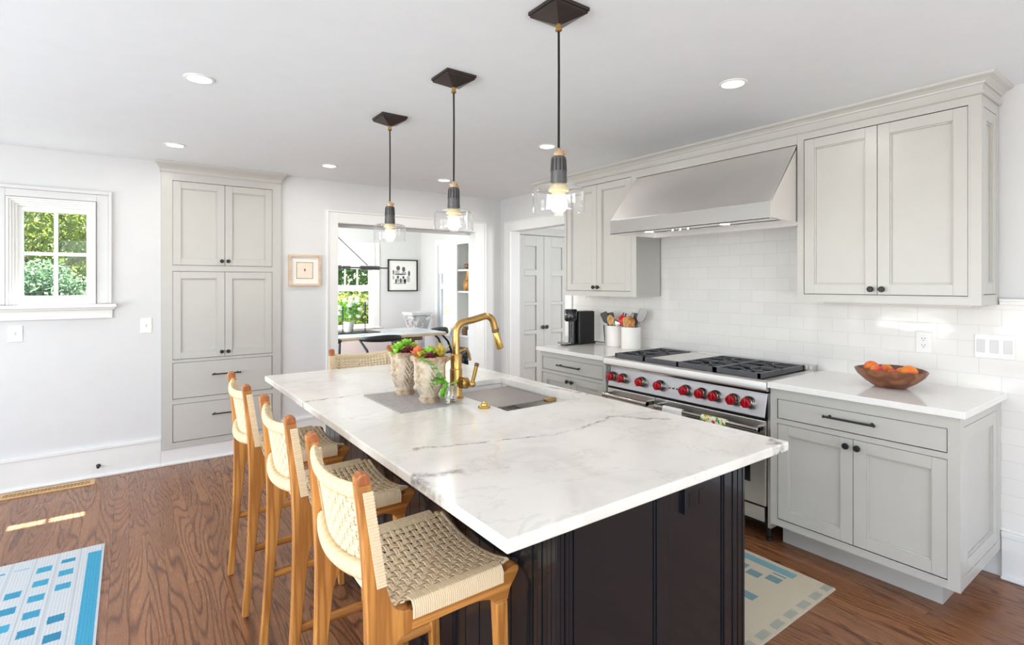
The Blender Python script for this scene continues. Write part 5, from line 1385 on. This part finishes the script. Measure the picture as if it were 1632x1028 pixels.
# built-in shelving on the dining room right wall
def builtin():
    t = thing('built_in_bookcase', 'white built-in shelf niche in the dining room right wall', 'bookcase', (4.16, 6.4, 0))
    X = 4.0; y0, y1 = 5.66, 7.12
    F = FX(X); n0, n1 = 5.78, 6.926
    mb = MB(F)
    mb.box(y0, n0, 0, H - .001, -.02, 0); mb.box(n1, y1, 0, H - .001, -.02, 0); mb.box(n0, n1, 2.04, H - .001, -.02, 0); mb.box(n0, n1, .51, .655, -.02, 0); mb.box(n0, n1, 0, .16, -.02, 0)
    mb.build('face_frame', 'trim', t, bevel=.002)
    mb = MB(); mb.box(X + .02, DXR - .001, y1 - .02, y1, 0, H - .001); mb.box(X + .02, DXR - .001, y0, y0 + .02, 0, H - .001); mb.box(DXR - .02, DXR - .001, y0 + .02, y1 - .02, 0, H - .001)
    mb.build('case', 'trim', t)
    for z in (1.667, 1.345):
        mb = MB(); mb.box(X + .021, DXR - .021, y0 + .021, y1 - .021, z - .03, z - .006); mb.build('shelf', 'trim', t)
    mb = MB(); mb.box(X - .03, DXR - .021, y0 + .021, y1 - .021, .656, .685); mb.build('ledge', 'trim', t, bevel=.004)
    mb = MB(); mb.box(X + .021, DXR - .021, y0 + .021, y1 - .021, .14, .16); mb.build('bottom_shelf', 'trim', t)
    return t
builtin()
def lathe_thing(name, label, cat, prof, c, mat, n=22, group=None):
    mb = MB(); mb.lathe(prof, c, n); return tag(mb.build(name, mat, loc=c), label, cat, group)
lathe_thing('bowl', 'small brown bowl on the top niche shelf', 'bowl', [(.001, 0), (.035, 0), (.04, .006), (.075, .035), (.08, .065), (.06, .082), (.055, .08), (.07, .06), (.001, .02)], (4.12, 6.77, 1.6625), 'jar')
lathe_thing('vase', 'tall bronze bottle vase on the middle niche shelf', 'vase', [(.001, 0), (.075, 0), (.10, .03), (.105, .09), (.09, .15), (.062, .19), (.055, .27), (.06, .30), (.05, .30), (.045, .2), (.001, .02)], (4.12, 6.75, 1.3405), 'bronzevase')
lathe_thing('jar', 'small dark brown jar on the niche ledge', 'jar', [(.001, 0), (.05, 0), (.055, .02), (.055, .085), (.04, .10), (.04, .125), (.001, .13)], (4.06, 6.77, .6855), 'jar')
lathe_thing('jar', 'small grey-white jar on the niche ledge, right of the dark jar', 'jar', [(.001, 0), (.045, 0), (.05, .02), (.05, .08), (.036, .095), (.036, .12), (.001, .125)], (4.06, 6.62, .6855), 'stonecap')
lathe_thing('floor_vase', 'dark blue round pot in the lower niche opening', 'vase', [(.001, 0), (.08, 0), (.13, .06), (.15, .14), (.13, .22), (.08, .26), (.06, .27), (.001, .265)], (4.17, 6.78, .1605), 'darkblue')
# dining table
def dining_table():
    t = thing('dining_table', 'long stone-topped dining table with pale wood edge beyond the opening', 'table', (2.65, 7.1, 0))
    x0, x1, y0, y1 = 1.5, 3.66, 6.62, 7.62
    mb = MB(); mb.box(x0, x1, y0, y1, .72, .752); mb.build('table_edge', 'palewood', t, bevel=.004)
    mb = MB(); mb.box(x0 + .01, x1 - .01, y0 + .01, y1 - .01, .7522, .764); mb.build('tabletop', 'tabletop', t, bevel=.002)
    for x in (1.85, 3.15):
        mb = MB(); mb.box(x - .04, x + .14, y0 + .33, y1 - .33, .05, .6); mb.box(x - .08, x + .18, y0 + .1, y1 - .1, .66, .7195); mb.box(x - .06, x + .16, y0 + .30, y1 - .30, .6, .66); mb.box(x - .1, x + .2, y0 + .28, y1 - .28, 0, .05); mb.build('pedestal', 'tablewood', t, bevel=.006)
dining_table()
def dchair(label, x, y, rz):
    t = thing('dining_chair', label, 'chair', (x, y, 0), 'black curved-back dining chairs', rz)
    mb = MB(); pts = []   # curved yoke back: chair faces +y
    rs = []
    for i in range(21):
        a = math.pi * (1.08 + .84 * i / 20); c = Vector((.285 * math.cos(a), .20 * math.sin(a) + .02, .735 + .012 * math.sin(math.pi * i / 20)))
        hgt = .018 + .026 * math.sin(math.pi * i / 20); rad = Vector((math.cos(a), math.sin(a), 0))
        rs.append([tuple(c + rad * (.014 * math.cos(b)) + Vector((0, 0, hgt * math.sin(b)))) for b in [2 * math.pi * k / 12 for k in range(12)]])
    mb.rings(rs); mb.build('back_yoke', 'blacksat', t, local=True)
    mb = MB(); rs = []
    for z, k in ((.42, .93), (.43, 1), (.445, 1), (.452, .94)): rs.append([(.235 * k * math.cos(a) * (1 / (abs(math.cos(a)) ** 4 + abs(math.sin(a)) ** 4) ** .25), .225 * k * math.sin(a) * (1 / (abs(math.cos(a)) ** 4 + abs(math.sin(a)) ** 4) ** .25), z) for a in [2 * math.pi * i / 32 for i in range(32)]])
    mb.rings(rs); mb.build('seat', 'chairseat', t, local=True)
    for sx in (-1, 1):
        mb = MB(); mb.tube([(sx * .215, .20, 0), (sx * .205, .19, .42)], [.012, .017], 10); mb.build('leg', 'blacksat', t, local=True)
        mb = MB(); mb.tube([(sx * .22, -.22, 0), (sx * .205, -.20, .42), (sx * .225, -.13, .60), (sx * .275, .0, .732)], [.012, .018, .016, .013], 10); mb.build('leg', 'blacksat', t, local=True)
    return t
dchair('black curved-back dining chair behind the woven end stool, at the table near side', 2.66, 6.60, R(0))
dchair('black dining chair cut off by the left jamb of the opening', 1.86, 6.60, R(0))
dchair('blue-black dining chair at the right end of the dining table', 3.72, 7.10, R(80))
def chandelier():
    cx, cy_ = 2.12, 7.0
    t = thing('linear_chandelier', 'black linear chandelier over the dining table', 'chandelier', (cx, cy_, H))
    mb = MB(); mb.lathe([(.06, H - .0005), (.06, H - .02), (.001, H - .02)], (2.18, cy_, 0), 20); mb.build('ceiling_plate', 'black', t)
    mb = MB(); mb.tube([(2.18, cy_, H - .02), (2.18, cy_, 2.16)], .006, 8); mb.lathe([(.001, 2.09), (.045, 2.09), (.045, 2.14), (.02, 2.16), (.001, 2.16)], (2.18, cy_, 0), 16); mb.build('stem', 'black', t)
    mb = MB(); mb.tube([(2.20, cy_, 2.10), (2.64, cy_, 1.70)], .006, 8); mb.tube([(2.16, cy_, 2.10), (1.72, cy_, 1.70)], .006, 8); mb.build('brace_rod', 'bronze', t)
    mb = MB(); mb.tube([(1.35, cy_, 1.665), (2.95, cy_, 1.665)], .009, 10); mb.build('bar', 'black', t)
    for x0, x1, r in ((2.14, 2.28, .028), (2.30, 2.40, .022), (2.54, 2.72, .027), (2.73, 2.81, .026), (1.6, 1.78, .027)):
        mb = MB(); mb.tube([(x0, cy_, 1.665), (x1, cy_, 1.665)], r, 14); mb.build('lamp_head', 'bronze', t)
    mb = MB()
    for x0, x1 in ((2.15, 2.27), (2.55, 2.71), (1.61, 1.77)): mb.box(x0, x1, cy_ - .016, cy_ + .016, 1.627, 1.6375)
    mb.build('lamp_diffuser', 'glass', t)
chandelier()
def picture_figures():
    F = FY(DYB); a0, a1, b0, b1 = 3.681, 4.252, 1.312, 1.878
    t = thing('framed_picture', 'black framed grey drawing of a group of figures in the dining room', 'picture', (3.97, DYB, 1.6))
    mb = MB(F); w_ = .02
    mb.box(a0, a0 + w_, b0, b1, .0005, .03); mb.box(a1 - w_, a1, b0, b1, .0005, .03); mb.box(a0 + w_, a1 - w_, b0, b0 + w_, .0005, .03); mb.box(a0 + w_, a1 - w_, b1 - w_, b1, .0005, .03); mb.build('frame', 'blackframe', t)
    mb = MB(F); mb.box(a0 + w_, a1 - w_, b0 + w_, b1 - w_, .001, .012); bd = mb.build('mount_board', 'paper', t)
    mb = MB(F); mb.box(a0 + .12, a1 - .10, b0 + .11, b1 - .10, .012, .0125); mb.build('drawing_wash', 'paper', bd)
    def blob(mb, x, z, rx, rz, n=12): mb.rings([[(x + rx * k_ * math.cos(2 * math.pi * k / n), z + rz * k_ * math.sin(2 * math.pi * k / n), h) for k in range(n)] for k_, h in ((1, .0125), (.9, .0135))])
    mb = MB(F); cx = (a0 + a1) / 2 - .02
    for x, z, rx, rz in ((cx - .07, 1.725, .036, .042), (cx + .035, 1.705, .032, .045), (cx - .03, 1.615, .12, .014), (cx - .16, 1.65, .014, .045), (cx + .14, 1.63, .022, .05), (cx - .075, 1.565, .024, .028), (cx + .03, 1.56, .022, .026), (cx - .02, 1.50, .018, .05), (cx + .06, 1.49, .026, .05), (cx - .11, 1.49, .016, .045)): blob(mb, x, z, rx, rz)
    mb.build('ink_figures', 'ink', bd)
    mb = MB(F)
    for x, z, rx, rz in ((cx - .09, 1.655, .05, .03), (cx + .04, 1.64, .045, .025), (cx - .085, 1.51, .05, .032), (cx + .035, 1.505, .05, .03), (cx + .125, 1.53, .035, .06), (cx - .05, 1.455, .11, .016), (cx - .16, 1.56, .02, .04)): blob(mb, x, z, rx, rz)
    mb.build('grey_wash', 'inkl', bd)
picture_figures()
def capital():
    cx, cy_ = 3.90, 8.05
    t = thing('column_pedestal', 'white carved corinthian column pedestal in the dining room corner', 'pedestal', (cx, cy_, 0))
    mb = MB(); n = 40; rs = []
    for z, r in ((0, .17), (.06, .17), (.061, .15), (.09, .14), (.1, .12), (.66, .115)):
        rs.append([(cx + r * (1 - (.05 if .09 < z < .7 and k % 4 < 2 else 0)) * math.cos(2 * math.pi * k / n), cy_ + r * (1 - (.05 if .09 < z < .7 and k % 4 < 2 else 0)) * math.sin(2 * math.pi * k / n), z) for k in range(n)])
    mb.rings(rs, smooth=False); mb.build('shaft', 'stonecap', t)
    mb = MB(); rs = []
    for i in range(9):
        f = i / 8; r = .135 + .03 * f * f; rs.append([(cx + r * math.cos(2 * math.pi * k / 32), cy_ + r * math.sin(2 * math.pi * k / 32), .66 + .26 * f) for k in range(32)])
    mb.rings(rs); mb.box(cx - .19, cx + .19, cy_ - .19, cy_ + .19, .93, .975)
    cp = mb.build('capital', 'stonecap', t)
    mb = MB()
    for row, (z, ln, cnt) in enumerate(((.66, .13, 8), (.74, .13, 8))):
        for k in range(cnt):
            a = 2 * math.pi * (k + .5 * row) / cnt; d = Vector((math.cos(a), math.sin(a), 0))
            c = Vector((cx, cy_, z)) + d * (.138 + .012 * row)
            leaf(mb, c, Vector((0, 0, 1)) + d * .35, d, ln, .035, .012)
            mb.ball(tuple(c + d * .052 + Vector((0, 0, ln * .98))), .016, 8)
    mb.build('acanthus_leaf', 'white_grey', cp)
    mb = MB()
    for k in range(4):
        a = math.pi / 4 + k * math.pi / 2; d = Vector((math.cos(a), math.sin(a), 0)); s_ = Vector((-d.y, d.x, 0))
        pts = []
        for i in range(22):
            q = i / 21 * 4.2 * math.pi / 2; r = .05 * (1 - .75 * i / 21); c = Vector((cx, cy_, .875)) + d * .19
            pts.append(c + d * (r * math.cos(q)) + Vector((0, 0, r * math.sin(q))))
        mb.tube(pts, .012, 6)
    mb.build('volute', 'white_grey', cp)
capital()
# table setting by the dining window
def table_plant():
    cx, cy_, z0 = 2.50, 7.35, .7742
    t = thing('potted_hydrangea', 'white hydrangea in a white pot on the dining table', 'potted plant', (cx, cy_, z0))
    mb = MB(); mb.lathe([(.001, z0), (.055, z0), (.06, z0 + .005), (.078, z0 + .14), (.082, z0 + .145), (.074, z0 + .145), (.056, z0 + .02), (.001, z0 + .02)], (cx, cy_, 0), 24); mb.build('pot', 'ceramic', t)
    mb = MB(); rnd = random.Random(3)
    for i in range(260):
        a = rnd.uniform(0, 6.28); r = .17 * math.sqrt(rnd.random()); c = Vector((cx + r * math.cos(a), cy_ + r * math.sin(a), z0 + .17 + .22 * rnd.random()))
        leaf(mb, c, Vector((rnd.uniform(-1, 1), rnd.uniform(-1, 1), rnd.uniform(-.4, .8))), Vector((0, 0, 1)), .065, .016, .0015)
    for i in range(10): mb.tube([(cx, cy_, z0 + .08), (cx + .12 * math.cos(i * .63), cy_ + .12 * math.sin(i * .63), z0 + .3)], .003, 5)
    mb.build('foliage', 'leafg', t)
    for i in range(30):
        a = rnd.uniform(0, 6.28); r = .20 * math.sqrt(rnd.random()); c = Vector((cx + 1.3 * r * math.cos(a), cy_ + .8 * r * math.sin(a) - .04, z0 + .20 + .27 * rnd.random()))
        mb = MB()
        mb.ball(tuple(c), .026, 8)
        for j in range(22):
            d = Vector((rnd.gauss(0, 1), rnd.gauss(0, 1), rnd.gauss(0, 1))).normalized(); leaf(mb, c + d * .026, d.cross(Vector((.3, .5, .8))), d, .026, .011, .001)
        mb.build('flower_head', 'petal', t)
table_plant()
mb = MB(); mb.box(2.16, 2.86, 7.08, 7.46, .7642, .7738); tag(mb.build('tray', 'black', loc=(2.5, 7.3, .764), bevel=.003), 'flat black tray under the hydrangea on the dining table', 'tray')
for x, y, h, lb in ((2.345, 7.14, .24, 'short black candlestick left of the hydrangea pot'), (2.66, 7.14, .30, 'tall slim black candlestick right of the hydrangea pot')):
    t = thing('candlestick', lb, 'candlestick', (x, y, .774)); z = .7742
    mb = MB(); mb.lathe([(.045, z), (.045, z + .006), (.008, z + .014), (.006, z + h * .8), (.016, z + h * .82), (.016, z + h * .86), (.001, z + h * .86)], (x, y, 0), 16); mb.build('stand', 'black', t)
    mb = MB(); mb.lathe([(.010, z + h * .861), (.009, z + h + .12), (.001, z + h + .125)], (x, y, 0), 12); mb.build('candle', 'blacksat', t)

# ------------------------------------------------------------------ garden
mb = MB(); mb.box(-14, 16, 9.2, 34, -.6, -.515); mb.box(-14, 1.0, 5.3, 9.2, -.6, -.515)
o = mb.build('lawn', 'lawn'); tag(o, 'green lawn outside the windows', 'lawn', kind='stuff')
def tree(name, label, base, h, blobs, mat, nl, sz, seed, trunk=.09, cat='tree'):
    rnd = random.Random(seed); t = thing(name, label, cat, base)
    mb = MB(); b = Vector(base)
    mb.tube([b, b + Vector((.1, 0, h * .35)), b + Vector((.0, .05, h * .7)), b + Vector((.05, 0, h * .9))], [trunk, trunk * .8, trunk * .6, trunk * .3], 8)
    for i in range(5):
        a = i * 1.3; p = b + Vector((.05, .02, h * (.4 + .08 * i))); mb.tube([p, p + Vector((math.cos(a) * h * .14, math.sin(a) * h * .14, h * .14)), p + Vector((math.cos(a) * h * .26, math.sin(a) * h * .26, h * .2))], [trunk * .5, trunk * .35, trunk * .15], 6)
    mb.build('trunk', 'bark', t)
    mb = MB(); bm = mb.bm
    for i in range(nl):
        c0, r = rnd.choice(blobs); d = Vector((rnd.gauss(0, 1), rnd.gauss(0, 1), rnd.gauss(0, 1))).normalized()
        p = b + Vector(c0) + d * (r * rnd.random() ** .45); n_ = Vector((rnd.gauss(0, 1), rnd.gauss(0, 1), rnd.gauss(0, 1) + .8)).normalized()
        u = n_.orthogonal().normalized(); u = u * math.cos(i) + n_.cross(u) * math.sin(i); v_ = n_.cross(u); s_ = sz * rnd.uniform(.6, 1.3)
        q = [p + u * s_, p + v_ * s_ * .45, p - u * s_, p - v_ * s_ * .45]
        bm.faces.new([bm.verts.new(x) for x in q])
    mb.build('foliage', mat, t)
    return t
tree('garden_tree', 'sunny yellow-green tree seen through the small kitchen window', (-1.35, 10.2, -.5), 4.2, [((0, 0, 2.9), 1.0), ((-.8, .3, 2.8), .8), ((.7, .2, 2.7), .8), ((.1, -.2, 3.6), .9), ((1.2, .4, 3.2), .8)], 'tree', 11000, .045, 1)
tree('garden_shrub', 'blue-green leafy shrub low outside the small kitchen window', (-.95, 8.3, -.5), 1.5, [((0, 0, 1.5), .6), ((-.6, .2, 1.45), .6), ((.55, .2, 1.5), .55), ((.1, .1, 1.85), .4)], 'shrub', 12000, .03, 2, .04, 'shrub')
tree('garden_tree', 'dark green tree filling the back of the kitchen window view', (-1.5, 14.5, -.5), 6, [((0, 0, 2.2), 1.6), ((-1.6, .3, 2.4), 1.5), ((1.6, .2, 2.2), 1.5), ((.1, -.2, 4), 1.6), ((1.5, .4, 4.2), 1.5), ((-1.6, .4, 4.2), 1.5)], 'treed', 11000, .11, 4)
tree('garden_tree', 'leafy green tree outside the dining room window', (3.6, 12.6, -.5), 4.5, [((0, 0, 2.6), 1.3), ((-1.2, .3, 2.6), 1.2), ((1.2, .2, 2.4), 1.2), ((.1, -.2, 3.7), 1.2)], 'treed', 9000, .08, 5)
tree('garden_shrub', 'white flowering bush just outside the dining room window', (3.45, 10.4, -.5), 1.6, [((0, 0, 1.35), .55), ((-.7, .2, 1.4), .55), ((.6, .2, 1.3), .5)], 'tree', 6500, .045, 6, .04, 'shrub')
